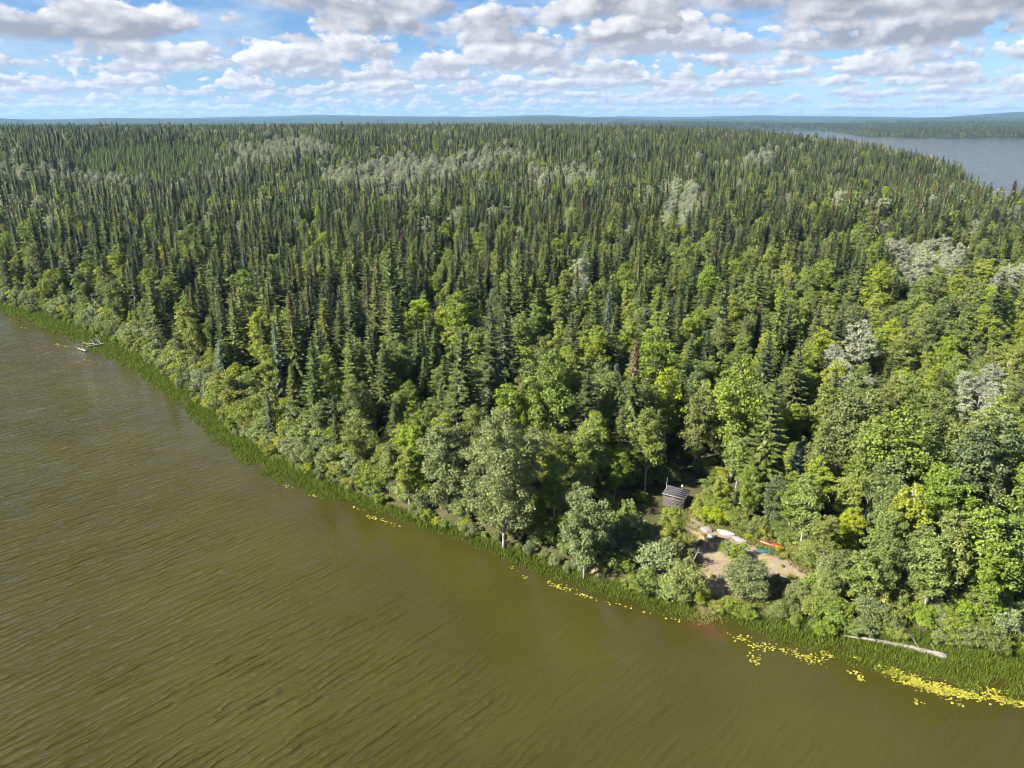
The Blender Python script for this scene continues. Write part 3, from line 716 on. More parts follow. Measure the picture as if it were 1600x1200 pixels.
for a in [(1166, 935, 'shrub_bush', 5.8, 1.0), (1160, 926, 'shrub_bright', 3.6, .9), (1068, 942, 'shrub_bush', 6.4, .78), (1055, 938, 'shrub_willow', 4.0, 1.0), (1090, 940, 'shrub_bright', 2.6, 1.0), (1045, 934, 'shrub_willow', 3.0, 1.1), (1012, 926, 'shrub_bright', 3.2, 1.1),
          (985, 921, 'shrub_bright', 2.3, 1.1), (1140, 958, 'shrub_bright', 2.0, 1.3), (1120, 956, 'shrub_yellow', 1.6, 1.3), (1165, 966, 'shrub_bright', 1.8, 1.3), (1245, 944, 'shrub_bush', 3.2, 1.0),
          (1228, 958, 'shrub_bright', 2.4, 1.2), (1285, 944, 'shrub_bush', 4.6, 1.0), (1290, 968, 'shrub_bright', 3.4, 1.1), (1545, 1010, 'shrub_bright', 2.8, 1.3), (1510, 1004, 'shrub_willow', 2.4, 1.2),
          (1340, 990, 'shrub_willow', 2.2, 1.2), (1400, 998, 'shrub_yellow', 1.9, 1.2), (1095, 812, 'shrub_yellow', 2.2, 1.3), (1110, 815, 'shrub_yellow', 2.4, 1.3), (1128, 818, 'shrub_yellow', 2.0, 1.3),
          (1148, 822, 'shrub_bright', 2.0, 1.2), (1100, 800, 'shrub_yellow', 2.6, 1.2), (1122, 805, 'shrub_bright', 3.2, 1.2), (1215, 842, 'shrub_yellow', 1.3, 1.3), (1236, 862, 'shrub_yellow', 1.6, 1.3),
          (1225, 872, 'shrub_yellow', .9, 1.4), (1248, 876, 'shrub_bright', 1.8, 1.2), (1180, 838, 'shrub_bright', 1.6, 1.1), (1196, 845, 'shrub_yellow', .7, 1.5), (1042, 806, 'shrub_yellow', 1.2, 1.2), (1054, 816, 'shrub_bright', 1.2, 1.3),
          (1118, 842, 'shrub_yellow', .7, 1.5), (1100, 838, 'shrub_rust', .6, 1.4), (1128, 846, 'shrub_yellow', .6, 1.5), (548, 718, 'shrub_rust', 1.3, .8), (1095, 848, 'shrub_yellow', .6, 1.4), (772, 862, 'shrub_bright', 3.0, 1.2), (790, 868, 'shrub_willow', 3.4, 1.2), (806, 872, 'shrub_bright', 3.2, 1.1), (898, 906, 'shrub_bright', 2.8, 1.2), (915, 911, 'shrub_willow', 3.2, 1.2), (930, 914, 'shrub_bright', 2.6, 1.2), (680, 822, 'shrub_bright', 3.4, 1.2), (705, 832, 'shrub_willow', 3.6, 1.1), (730, 842, 'shrub_bright', 3.2, 1.2), (1112, 902, 'shrub_yellow', .6, 1.5), (1140, 905, 'shrub_bright', .9, 1.4), (1215, 915, 'shrub_bright', 1.5, 1.3), (1235, 905, 'shrub_yellow', .9, 1.4), (1222, 886, 'shrub_yellow', .5, 1.5), (1128, 862, 'shrub_bright', 1.2, 1.3), (1140, 868, 'shrub_willow', 2.2, 1.1), (1152, 876, 'shrub_bright', 2.4, 1.1), (1086, 872, 'shrub_yellow', .8, 1.4), (1196, 926, 'shrub_willow', 2.2, 1.2), (830, 895, 'shrub_yellow', 2.0, 1.2), (855, 905, 'shrub_bright', 2.2, 1.2),
          (890, 910, 'shrub_grey', 2.6, 1.1), (940, 918, 'shrub_willow', 2.8, 1.1), (905, 892, 'shrub_grey', 2.2, 1.0), (810, 880, 'shrub_yellow', 2.4, 1.2), (1160, 828, 'shrub_bright', 2.6, 1.2), (1172, 832, 'shrub_willow', 2.2, 1.2), (1186, 832, 'shrub_bright', 2.6, 1.2), (1200, 836, 'shrub_yellow', 1.8, 1.3), (1140, 816, 'shrub_bright', 2.8, 1.2), (1212, 836, 'shrub_bright', 2.4, 1.2), (1228, 848, 'shrub_bright', 2.2, 1.2), (1244, 858, 'shrub_bright', 2.6, 1.2), (1258, 874, 'shrub_willow', 2.8, 1.2), (1272, 888, 'shrub_bright', 3.0, 1.1), (1180, 846, 'shrub_yellow', .8, 1.5), (1168, 842, 'shrub_yellow', .8, 1.5), (1216, 862, 'shrub_yellow', .9, 1.5)]: mshrub(*a)
# understorey between the near trees
U = jgrid(-150, 95, 75, 200, 4.6); zU, dU, _ = height(U, True)
mU = (dU > 9) & (np.hypot(U[:, 0], U[:, 1]) < 190) & (sdist(U, CLEARW) < -1.5) & (np.abs(U[:, 0]) < .76*U[:, 1]+6)
for q in U[mU]:
    a, b, _d = proj(q[0], q[1], 3.2)
    if any(inpoly(a, b, p)[0] > -6 for p in OPEN): continue
    shrub(q[0], q[1], str(rng.choice(['shrub_bright', 'shrub_willow', 'shrub_yellow'], p=[.6, .28, .12])), rng.uniform(1.5, 3.2), 1.15)

# ------------------------------------------------------------------ individuals and the far wood
CLC = CLEARW.mean(0); SHEDQ = ground(1062, 796)
def zone(t):
    sc_ = sdist(np.array([[t['x'], t['y']]]), CLEARW)[0]
    ds = math.hypot(t['x']-SHEDQ[0], t['y']-SHEDQ[1])
    if ds < 7: return 'by the shed'
    if sc_ > -5: return 'by the dirt clearing'
    if t['d'] < 8: return 'on the lake bank' if t['k'].startswith('shrub') else 'at the lake edge'
    if t['d'] < 30: return 'behind the shore'
    return 'deep in forest'
LOOK = {'dark': ('dark green', 'spruce'), 'olive': ('olive green', 'spruce'), 'blue': ('blue-green', 'spruce'), 'cone': ('brown-topped dark', 'spruce'),
        'mid': ('mid green leafy', 'aspen'), 'bright': ('bright yellow-green', 'birch'), 'leafolive': ('dull olive leafy', 'aspen'), 'pale': ('pale silvery grey-green', 'aspen'), 'cotton': ('grey-green spreading', 'cottonwood'),
        'dead': ('bare grey dead', 'snag'), 'shrub_willow': ('grey-green bushy', 'willow shrub'), 'shrub_grey': ('pale grey leafy', 'willow shrub'), 'shrub_bright': ('fresh green leafy', 'shrub'),
        'shrub_yellow': ('yellow-green leafy', 'shrub'), 'shrub_rust': ('orange-brown leafy', 'shrub'), 'shrub_bush': ('dense grey-green', 'willow shrub')}
GROUP = {'spruce': 'spruces of the lakeside forest', 'aspen': 'aspens of the lakeside forest', 'birch': 'birches of the lakeside forest', 'cottonwood': 'cottonwoods near the shore', 'snag': 'dead trees in the forest',
         'willow shrub': 'willow shrubs along the shore', 'shrub': 'leafy shrubs in the undergrowth'}
NAME = {'spruce': 'spruce_tree', 'aspen': 'aspen_tree', 'birch': 'birch_tree', 'cottonwood': 'cottonwood_tree', 'snag': 'dead_tree', 'willow shrub': 'willow_shrub', 'shrub': 'leafy_shrub'}
ALLT = []
def beside(t):
    global KD
    if not ALLT:
        ALLT.extend(TREES); KD = np.array([(a['x'], a['y']) for a in TREES])
    if t['k'].startswith('shrub') and t['d'] < 8: r = 3.0
    else: r = 4.6
    dd = np.hypot(KD[:, 0]-t['x'], KD[:, 1]-t['y']); near_ = [ALLT[i]['k'] for i in np.where((dd > .05) & (dd < r))[0]]
    if not near_: return ', standing apart'
    for k, txt in (('cotton', ', beside a grey-green cottonwood'), ('dead', ', beside a bare dead tree'), ('cone', ', beside a brown-topped spruce'), ('pale', ', beside a silvery aspen')):
        if k in near_ and t['k'] != k: return txt
    sp = sum(k in ('dark', 'olive', 'blue', 'cone') for k in near_); n_ = len(near_)
    if sp == n_: return ', among spruces only'
    if sp == 0: return ', among leafy trees only'
    return ', between spruces and leafy trees'
def place(t):
    pool = HI[t['k']]; v = t.get('v'); p = pool[v if v is not None else int(rng.integers(len(pool)))]
    s = t['h']/p.H; w = s*t.get('w', 1.0)*rng.uniform(.9, 1.12)
    if t['k'] in ('mid', 'bright', 'leafolive') and not t.get('man'): w *= 1.0+.25*max(0, 1-t['h']/12)
    look, sp_ = LOOK[t['k']]; H = t['h']
    if t['k'].startswith('shrub'): size = 'tall' if H > 3.6 else 'low' if H < 1.6 else 'waist-high' if H < 2.2 else 'rounded'
    elif sp_ == 'spruce': size = 'tall' if H > 19 else 'short' if H < 13 else 'mid-height'
    else: size = 'tall' if H > 14 else 'short' if H < 9 else 'mid-height'
    if size == 'waist-high': size = 'small'
    o = empty(NAME[sp_], (t['x'], t['y'], t['z']-.05), rng.uniform(0, 6.28), (w, w, s))
    slim = p.width*w/H
    lo_, hi_ = {'spruce': (.105, .122), 'willow shrub': (.5, .6), 'shrub': (.5, .6)}.get(sp_, (.165, .195))
    form = 'slender' if slim < lo_ else 'broad' if slim > hi_ else ''
    size = (size+' '+form).strip() if sp_ != 'snag' else size
    tag(o, f'{size} {look} {sp_} {zone(t)}{beside(t)}' if 'label' not in t else t['label'], 'shrub' if 'shrub' in sp_ else 'dead tree' if sp_ == 'snag' else 'tree', GROUP[sp_])
    a, b = ('stems', 'foliage') if 'shrub' in sp_ else ('trunk', 'branches' if sp_ == 'snag' else 'crown')
    link(a, p.trunk, o); link(b, p.crown, o)
def scatter(name, label, items, cat):
    """a wood that reads as one mass: one object, instanced with geometry nodes"""
    protos = []; pick = []; 
    for t in items:
        ob = t['ob']
        if ob not in protos: protos.append(ob)
        pick.append(protos.index(ob))
    n = len(items)
    me = bpy.data.meshes.new(name); me.vertices.add(n)
    me.vertices.foreach_set('co', np.array([(t['x'], t['y'], t['z']-.05) for t in items], np.float32).ravel())
    def at(nm, typ, key, arr): a = me.attributes.new(nm, typ, 'POINT'); a.data.foreach_set(key, arr)
    at('pick', 'INT', 'value', np.array(pick, np.int32))
    at('spin', 'FLOAT_VECTOR', 'vector', np.array([(rng.uniform(-.02, .02), rng.uniform(-.02, .02), rng.uniform(0, 6.28)) for _ in items], np.float32).ravel())
    at('size', 'FLOAT_VECTOR', 'vector', np.array([(t['sw'], t['sw'], t['s']) for t in items], np.float32).ravel())
    o = link(name, me)
    ng = bpy.data.node_groups.new(name, 'GeometryNodeTree')
    ng.interface.new_socket('Geometry', in_out='INPUT', socket_type='NodeSocketGeometry'); ng.interface.new_socket('Geometry', in_out='OUTPUT', socket_type='NodeSocketGeometry')
    N, L = ng.nodes, ng.links
    gi, go, jn = N.new('NodeGroupInput'), N.new('NodeGroupOutput'), N.new('GeometryNodeJoinGeometry')
    def na(nm, typ): q = N.new('GeometryNodeInputNamedAttribute'); q.data_type = typ; q.inputs[0].default_value = nm; return q.outputs[0]
    pk, spn, siz = na('pick', 'INT'), na('spin', 'FLOAT_VECTOR'), na('size', 'FLOAT_VECTOR')
    er = N.new('FunctionNodeEulerToRotation'); L.new(spn, er.inputs[0])
    for k, ob in enumerate(protos):
        oi = N.new('GeometryNodeObjectInfo'); oi.inputs['Object'].default_value = ob; oi.inputs['As Instance'].default_value = True
        ip = N.new('GeometryNodeInstanceOnPoints'); cp = N.new('FunctionNodeCompare'); cp.data_type = 'INT'; cp.operation = 'EQUAL'
        L.new(pk, cp.inputs[2]); cp.inputs[3].default_value = k
        L.new(gi.outputs[0], ip.inputs['Points']); L.new(cp.outputs[0], ip.inputs['Selection'])
        L.new(oi.outputs['Geometry'], ip.inputs['Instance']); L.new(er.outputs[0], ip.inputs['Rotation']); L.new(siz, ip.inputs['Scale'])
        L.new(ip.outputs[0], jn.inputs[0])
    L.new(jn.outputs[0], go.inputs[0])
    md = o.modifiers.new('scatter', 'NODES'); md.node_group = ng
    tag(o, label, cat, kind='stuff')
    return o
LOH = {'dark': 20, 'olive': 20, 'cone': 21, 'pine': 11, 'mid': 14, 'bright': 13, 'leafolive': 14, 'pale': 16}
def as_item(t, hi):
    k = 'dark' if (t['k'] == 'blue' and not hi) else t['k']
    if hi and k != 'pine':
        p = HI[k][int(rng.integers(len(HI[k])))]; t['ob'] = whole_obj(p); H = p.H
    else: t['ob'] = LO[k][int(rng.integers(len(LO[k])))]; H = LOH[k]
    con_ = k in ('dark', 'olive', 'cone', 'blue', 'pine')
    t['s'] = t['h']/H; t['sw'] = t['s']*rng.uniform(.85, 1.2)*((1.15 if hi else 1.42) if con_ else (1.0 if hi else 1.12))
    return t
def split(cands, limit):
    def score(t):
        a, b, dp = proj(t['x'], t['y'], t['z']+t['h']*.75)
        return (1e9 if t.get('man') else 0)+(t['h']/float(dp) if -20 < a < 1620 and b < 1210 else -1)
    s = sorted(cands, key=score, reverse=True)
    cut = [t for t in s[:limit] if score(t) > 0]
    return cut, s[len(cut):]
rest = []
for kinds, lim in ((('dark', 'olive', 'blue', 'cone'), 300), (('mid', 'leafolive', 'pale'), 300), (('bright',), 300), (('cotton', 'dead'), 300)):
    big, small = split([t for t in TREES if t['k'] in kinds], lim)
    for t in big: place(t)
    rest += small
rest += [t for t in TREES if t['k'] == 'pine']
for kinds in (('shrub_willow', 'shrub_grey', 'shrub_bush'), ('shrub_bright', 'shrub_yellow', 'shrub_rust')):
    big, small = split([t for t in SHRUBS if t['k'] in kinds], 300)
    for t in big: place(t)
    rest += small
con = [as_item(t, t['D'] < 360) for t in rest if t['k'] in ('dark', 'olive', 'cone', 'blue')]
scatter('spruce_forest', 'dense dark spruce forest covering the peninsula back to the horizon', con, 'forest')
dec = [as_item(t, t['D'] < 380 or t['k'].startswith('shrub')) for t in rest if t['k'] in ('mid', 'bright', 'leafolive') or t['k'].startswith('shrub')]
scatter('leafy_forest', 'light green broadleaf wood mixed in among the spruce forest', dec, 'forest')
scatter('silvery_aspen_wood', 'pale silvery aspen groves standing in bands among dark spruces', [as_item(t, t['D'] < 430) for t in rest if t['k'] == 'pale'], 'forest')
scatter('young_pine_stand', 'even fresh green stand of young pines far back in the forest', [as_item(t, False) for t in rest if t['k'] == 'pine'], 'forest')
# the wood on the far shore
Qf = np.vstack([jgrid(300, 3600, 1900, 2900, 10.5), jgrid(-200, 4200, 2900, 5200, 22.)])
zf, a1, a2 = height(Qf, True); pf, qf, _ = proj(Qf[:, 0], Qf[:, 1], zf)
mf = (a2 > 3) & (pf > 950) & (pf < 1660) & (np.hypot(Qf[:, 0], Qf[:, 1]) < 5200)
items = []
for q, zz, dd in zip(Qf[mf], zf[mf], a2[mf]):
    k = str(rng.choice(['dark', 'olive', 'mid', 'leafolive'], p=[.6, .25, .08, .07])) if dd > 45 else str(rng.choice(['dark', 'mid', 'leafolive', 'olive']))
    big = 1.25 if math.hypot(*q) > 2900 else 1.0
    items.append(as_item(dict(x=q[0], y=q[1], z=zz, k=k, h=rng.uniform(*HGT[k])*(.95 if dd > 45 else .8)*big), False))
scatter('far_shore_forest', 'dark forest on the low hills across the wide grey lake', items, 'forest')
print('TREES', len(TREES), 'SHRUBS', len(SHRUBS), 'far', len(items))

# ------------------------------------------------------------------ sedge and lily pads in the shallows
def sedge():
    eb, ee = np.array(bankw), np.array(edgew)
    n = min(len(eb), len(ee)); u = np.linspace(0, 1, 400)
    def res(p):
        s = np.concatenate([[0], np.cumsum(np.linalg.norm(np.diff(p, axis=0), axis=1))])
        return s, p
    # ribbon cells between matching points (by pixel column)
    bx = np.array([p[0] for p in BANK]); by = np.array([p[1] for p in BANK]); ex = np.array([p[0] for p in EDGE]); ey = np.array([p[1] for p in EDGE])
    C = []
    px = rng.uniform(-40, 1660, 360000); 
    b_ = np.interp(px, bx, by); e_ = np.interp(px, ex, ey)
    f = rng.uniform(-.3, 1, len(px))
    py = b_+(e_-b_)*f
    dd = np.stack([px-800, 1109*CP+(600-py)*SP, -1109*SP+(600-py)*CP], 1); t = CAM_H/-dd[:, 2]
    W = dd[:, :2]*t[:, None]
    D = np.hypot(W[:, 0], W[:, 1])
    width = np.abs(e_-b_)*D*D/(1109*55.)
    keep = rng.random(len(px)) < np.clip(width/5.5, 0, 1)*(D/210.)**1.15+.02
    patch = wav(W[:, 0], W[:, 1], 2.6)*.5+wav(W[:, 0], W[:, 1], .8, 1.)*.3
    keep &= (f+patch*.75 < .86) & ((e_-b_) > 2)
    keep &= ~((px > 1088) & (px < 1122))
    keep &= rng.random(len(px)) < .50+.5*sstep(-.35, .25, wav(W[:, 0], W[:, 1], 3.7, 2.)*.6+wav(W[:, 0], W[:, 1], 1.2, .4)*.4)+.5*(f < .3)
    W, f, D = W[keep], f[keep], D[keep]
    n = len(W); h = rng.uniform(.25, .85, n)*(1-.40*f)*(1+.3*wav(W[:, 0], W[:, 1], 2.1, 1.))
    zb = np.maximum(height(W), -.15)
    a = rng.uniform(0, 6.28, n); wd = rng.uniform(.018, .035, n)*np.clip(D/95, 1, 2.6)
    lean = rng.uniform(.05, .45, n)*h; la = rng.normal(.6, .7, n)
    X = np.stack([np.cos(a)*wd, np.sin(a)*wd, 0*a], 1); base = np.column_stack([W, zb-.05])
    tip = base+np.stack([np.cos(la)*lean, np.sin(la)*lean, h+.08], 1); mid = base+(tip-base)*.55-np.stack([np.cos(la)*lean, np.sin(la)*lean, 0*h], 1)*.12
    V = np.stack([base-X, base+X, mid+X*.8, tip, mid-X*.8], 1).reshape(-1, 3)
    F = np.arange(5*n).reshape(n, 5)
    print('SEDGE', n)
    return V, F, rng.random(n)
V, F, tint = sedge()
MT['sedge'] = leaf_mat('sedge', (0.092, 0.128, 0.014), .0, 0, .25, 1.1)
me = np_mesh('sedge', V, F, [MT['sedge']], attr={'tint': ('FACE', tint)})
tag(link('shoreline_sedge', me), 'deep green sedge growing in the shallows along the shore', 'sedge', kind='stuff')
def weeds():
    lo_, hi_ = CLEARW.min(0)-2, CLEARW.max(0)+2
    W = rng.uniform(lo_, hi_, (150000, 2)); sd = sdist(W, CLEARW)
    den = wav(W[:, 0], W[:, 1], 1.1)*.6+wav(W[:, 0], W[:, 1], .37, 2)*.3
    W = W[(sd > -2.5) & (den-.30*np.clip(sd, -1, 3) > rng.uniform(-.45, .50, len(W)))]
    n = len(W); zb = height(W); h = rng.uniform(.10, .38, n); a = rng.uniform(0, 6.28, n); la = rng.uniform(0, 6.28, n); wd = rng.uniform(.02, .05, n)
    X = np.stack([np.cos(a)*wd, np.sin(a)*wd, 0*a], 1); base = np.column_stack([W, zb-.03]); tip = base+np.stack([np.cos(la)*h*.7, np.sin(la)*h*.7, h], 1); mid = base*.45+tip*.55
    V = np.stack([base-X*.6, base+X*.6, mid+X, tip, mid-X], 1).reshape(-1, 3)
    return V, np.arange(5*n).reshape(n, 5), rng.random(n)
V, F, tint = weeds()
MT['weed'] = leaf_mat('weed', (.16, .165, .035), .0, 0, .25, 1.0)
tag(link('clearing_weeds', np_mesh('weeds', V, F, [MT['weed']], attr={'tint': ('FACE', tint)})), 'thin yellowish weeds scattered over the dirt clearing', 'weeds', kind='stuff')
def pads():
    cl = [(1160, 1000, 18, 6, 30), (1190, 1012, 14, 6, 22), (1178, 1030, 12, 8, 30), (1220, 1015, 25, 6, 34), (1262, 1028, 26, 8, 75), (1290, 1024, 12, 7, 36), (1335, 1052, 15, 6, 22), (1345, 1062, 6, 4, 8), (1340, 1032, 10, 5, 10),
          (1395, 1052, 18, 8, 120), (1430, 1066, 26, 10, 260), (1470, 1078, 26, 10, 230), (1510, 1086, 24, 8, 130), (1560, 1092, 34, 7, 150), (1600, 1102, 30, 7, 90), (1436, 1098, 6, 4, 6), (1500, 1102, 10, 3, 10), (1545, 1078, 30, 6, 50),
          (880, 920, 22, 5, 34), (860, 912, 14, 4, 16), (915, 932, 18, 4, 24), (800, 888, 6, 3, 8), (965, 945, 18, 4, 12), (560, 795, 8, 3, 10), (590, 812, 20, 4, 34), (615, 820, 12, 3, 14), (445, 760, 12, 2, 14), (490, 775, 10, 3, 12), (820, 902, 8, 3, 8),
          (95, 540, 10, 2, 10), (35, 512, 12, 2, 8), (140, 565, 12, 2, 8), (1050, 968, 12, 3, 8), (1012, 958, 10, 3, 6)]
    C = []
    for (a, b, rx, ry, n) in cl:
        u = rng.normal(size=(n, 2))*.55
        for k in range(n): C.append((a+u[k, 0]*rx+u[k, 1]*rx*.15, b+u[k, 1]*ry+u[k, 0]*rx*.22))
    Vs, Fs, ti = [], [], []
    o = 0
    for (a, b) in C:
        x, y = w0(a, b); D = math.hypot(x, y)
        r = rng.uniform(.075, .15)*max(1, min(2.0, D/110)); th = rng.uniform(0, 6.28); tilt = rng.normal(0, .22, 2)
        q = th+np.linspace(.25, 2*math.pi-.25, 7)
        X, Y = np.cos(q)*r, np.sin(q)*r*.85
        pts_ = np.column_stack([x+X, y+Y, .06+abs(tilt[0])*r+X*tilt[0]+Y*tilt[1]])
        pts_ = np.vstack([pts_, [[x, y, .05]]])
        Vs.append(pts_); Fs.append(np.arange(8)+o); o += 8; ti.append(rng.random())
    return np.vstack(Vs), np.array(Fs), ti
V, F, ti = pads()
MT['pad'] = leaf_mat('lily_pad', (.27, .245, .011), 0, 0, .12, .6, .5)
tag(link('lily_pads', np_mesh('pads', V, F, [MT['pad']], attr={'tint': ('FACE', ti)})), 'yellow lily pads floating in loose patches off the sedge', 'lily pads', kind='stuff')

# ------------------------------------------------------------------ things on the shore
def simple(name, col, rough=.6, var=.2, scale=8, spec=.4, metal=0.):
    m, g, b, out = new_mat(name); tc = g.n('ShaderNodeTexCoord'); n = g.noise(tc.outputs['Object'], scale, 5, .65)
    c2 = tuple(c*(1-var) for c in col)
    g.put(b.inputs['Base Color'], g.mix(g.ss(n, .35, .68), (*col, 1), (*c2, 1))); b.inputs['Roughness'].default_value = rough
    b.inputs['Specular IOR Level'].default_value = spec; b.inputs['Metallic'].default_value = metal
    return m
WOOD = bark_mat('weathered_boards', (.055, .045, .043), (.095, .078, .074), 4, (.35, .35, 6))
ROOF = bark_mat('roof_felt', (.040, .038, .043), (.060, .057, .064), 3)
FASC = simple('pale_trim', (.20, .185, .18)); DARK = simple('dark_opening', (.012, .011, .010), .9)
def shed():
    q = ground(1067, 797.5)
    r = empty('wooden_shed', (q[0], q[1], q[2]-.05), R(-31))
    # local x runs back along the front wall (to -x), y to the back; origin = right front corner
    Wd, Dp, hf, hb, th = 3.1, 2.1, 2.0, 2.22, .07
    for name, b in (('front_wall', box(-Wd, 0, 0, th, 0, hf)), ('back_wall', box(-Wd, 0, Dp-th, Dp, 0, hb))): link(name, np_mesh(name, *b, [WOOD]), r)
    for x0 in (-Wd, -th):
        V, F = box(x0+.003, x0+th-.003, th+.002, Dp-th-.002, 0, hf); V[4:, 2] = np.where(V[4:, 1] > 1, hb, hf)-.0
        link('side_wall', np_mesh('side_wall', V, F, [WOOD]), r)
    for k in range(6):                                    # horizontal boards, a little uneven
        V, F = box(-Wd-.01+rng.uniform(-.02, .02), .012+rng.uniform(-.01, .02), -.022-rng.uniform(0, .012), -.003, .04+k*.235, .04+k*.235+.222)
        link('board', np_mesh('board', V, F, [WOOD]), r)
        V, F = box(.004, .024+rng.uniform(0, .01), .01, Dp-.01+rng.uniform(-.02, .02), .04+k*.255, .04+k*.255+.24)
        link('board', np_mesh('board', V, F, [WOOD]), r)
    for k in range(7):
        x = -Wd+.32+k*.40
        if k == 3: continue
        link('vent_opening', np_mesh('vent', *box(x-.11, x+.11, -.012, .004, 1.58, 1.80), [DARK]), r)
    sl = (hb-hf)/Dp
    def pane(x0, x1, y0, y1, up, t):
        V, F = box(x0, x1, y0, y1, 0, t); V[:, 2] += hf+.01+up+V[:, 1]*sl; return V, F
    rf = link('roof', np_mesh('roof', *pane(-Wd-.14, .14, -.17, Dp+.18, 0, .05), [ROOF]), r)
    for k in range(5):
        y0 = -.16+k*.49
        link('roofing_strip', np_mesh('roofing_strip', *pane(-Wd-.13, .13, y0, y0+.46, .053, .018+.006*(k % 2)), [ROOF]), rf)
    link('fascia', np_mesh('fascia', *pane(-Wd-.17, .17, -.205, -.175, -.07, .14), [FASC]), rf)
    link('fascia', np_mesh('fascia', *pane(.145, .175, -.17, Dp+.19, -.07, .14), [FASC]), rf)
    V, F = tube([(-.9, 1.7, hb-.1), (-.9, 1.7, hb+.75)], [.06, .06], 8); link('stove_pipe', np_mesh('pipe', V, F, [FASC], smooth=True), r)
    V, F = tube([(-.9, 1.7, hb+.68), (-.9, 1.7, hb+.80), (-.9, 1.7, hb+1.05)], [.20, .18, .02], 8); link('pipe_cap', np_mesh('cap', V, F, [simple('white_cap', (.5, .5, .5))], smooth=False), r)
    tag(r, 'small dark weathered wooden shed with a flat sloping roof among the trees', 'shed')
shed()

def hull(L, Wd, Hh, n=17, k=9, tip=.0, rocker=.12):
    """upturned/upright canoe-like shell: rings of half-ellipses"""
    xs = np.linspace(-1, 1, n); V = []
    for x in xs:
        w = Wd/2*max(0.02, (1-abs(x)**2.3)); hh = Hh*(1-.35*abs(x)**2); zo = rocker*abs(x)**3
        a = np.linspace(0, math.pi, k)
        V += [(x*L/2, math.cos(q)*w, zo+math.sin(q)**.8*hh) for q in a]
    V = np.array(V); i, j = np.meshgrid(np.arange(n-1), np.arange(k-1), indexing='ij')
    F = np.stack([i*k+j, (i+1)*k+j, (i+1)*k+j+1, i*k+j+1], -1).reshape(-1, 4)
    return V, F
def boat(name, px, py, L, Wd, Hh, rz, col, label, cat, cockpit=False, rough=.35, grp=None, trim=(.1, .1, .1)):
    q = ground(px, py); r = empty(name, (q[0], q[1], q[2]-.02), R(rz))
    mt = simple(name+'_shell', col, rough, .15, 3, .5)
    link('hull', np_mesh('hull', *hull(L, Wd, Hh, rocker=.03), [mt], smooth=True), r)
    tm = simple(name+'_trim', trim, .6)
    k = merge([tube([(x*L/2, sg*Wd/2*max(.02, 1-abs(x)**2.3)*1.01, .03+.03*abs(x)**3) for x in np.linspace(-1, 1, 17)], [.03]*17, 6) for sg in (-1, 1)])
    link('gunwale', np_mesh('gunwale', *k, [tm], smooth=True), r)
    if cockpit:
        a = np.linspace(0, 2*math.pi, 21)
        link('cockpit_rim', np_mesh('rim', *tube([(math.cos(t)*.42-.1, math.sin(t)*.22, Hh*1.0+.02) for t in a], [.03]*21, 6, cap=False), [tm], smooth=True), r)
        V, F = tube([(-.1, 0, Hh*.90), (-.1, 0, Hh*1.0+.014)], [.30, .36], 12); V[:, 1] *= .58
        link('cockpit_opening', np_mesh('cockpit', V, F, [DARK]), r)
    else:
        link('keel', np_mesh('keel', *tube([(x*L/2*.96, 0, Hh*(1-.35*x*x)+.03*abs(x)**3+.005) for x in np.linspace(-1, 1, 13)], [.018]*13, 6), [tm], smooth=True), r)
    tag(r, label, cat, grp)
boat('kayak', 1203, 851, 3.6, .75, .36, -33, (.30, .050, .023), 'orange-red kayak lying in the weeds at the back of the clearing', 'kayak', True, trim=(.28, .05, .03))
boat('canoe', 1195, 862, 2.4, .75, .36, -8, (.026, .085, .095), 'dark teal upturned canoe on the dirt of the clearing', 'canoe', trim=(.02, .06, .07))
boat('rowboat', 1134, 834, 2.5, 1.05, .5, -28, (.27, .27, .26), 'white upturned rowboat among the weeds near the shed', 'rowboat', trim=(.28, .28, .28))
boat('rowboat', 1154, 844, 2.3, 1.0, .45, -38, (.20, .18, .17), 'pinkish grey upturned rowboat beside loose boards', 'rowboat', trim=(.2, .18, .17))
def rock(px, py, s, col, label, seed):
    rg = np.random.default_rng(seed); import bmesh
    bm = bmesh.new(); bmesh.ops.create_icosphere(bm, subdivisions=3, radius=1)
    dirs = unit(rg.normal(size=(9, 3))); offs = rg.uniform(.62, .92, 9)
    for v in bm.verts:
        c = np.array(v.co)
        for d, o in zip(dirs, offs):
            e = c@d-o
            if e > 0: c = c-d*e*.9
        v.co = Vector(c*np.array(s)+rg.normal(0, .012, 3))
    me = bpy.data.meshes.new('boulder'); bm.to_mesh(me); bm.free(); me.materials.append(simple('boulder', col, .85, .3, 4, .2))
    q = ground(px, py); o = link('boulder', me, None, (q[0], q[1], q[2]+s[2]*.25)); o.rotation_euler = (0, 0, rg.uniform(0, 6)); tag(o, label, 'boulder')
rock(1104, 829, (.95, .7, .42), (.20, .175, .165), 'flat grey boulder at the weedy edge by the shed path', 1)
rock(1111, 840, (.65, .5, .36), (.29, .285, .265), 'small white boulder in front of the flat grey one', 2)
def plank(px, py, L, w, rz, col, label, z=.06, tilt=0.):
    q = ground(px, py); V, F = box(-L/2, L/2, -w/2, w/2, -.02, .025); V[:, 2] += V[:, 0]*tilt; V[2] += (.03, .01, 0)
    o = link('board', np_mesh('board', V, F, [simple('pale_board', col, .8, .25, 3)]), None, (q[0], q[1], q[2]+z)); o.rotation_euler = (0, 0, R(rz)); tag(o, label, 'board')
plank(1146, 851, 2.6, .50, -18, (.25, .235, .21), 'wide whitish board lying on the dirt below the rowboats')
plank(1160, 849, 2.4, .16, -48, (.34, .25, .17), 'narrow tan board leaning across the whitish one', .16, .05)
plank(1162, 856, 1.5, .40, -32, (.27, .26, .24), 'short white board at the end of the wide one', .05)
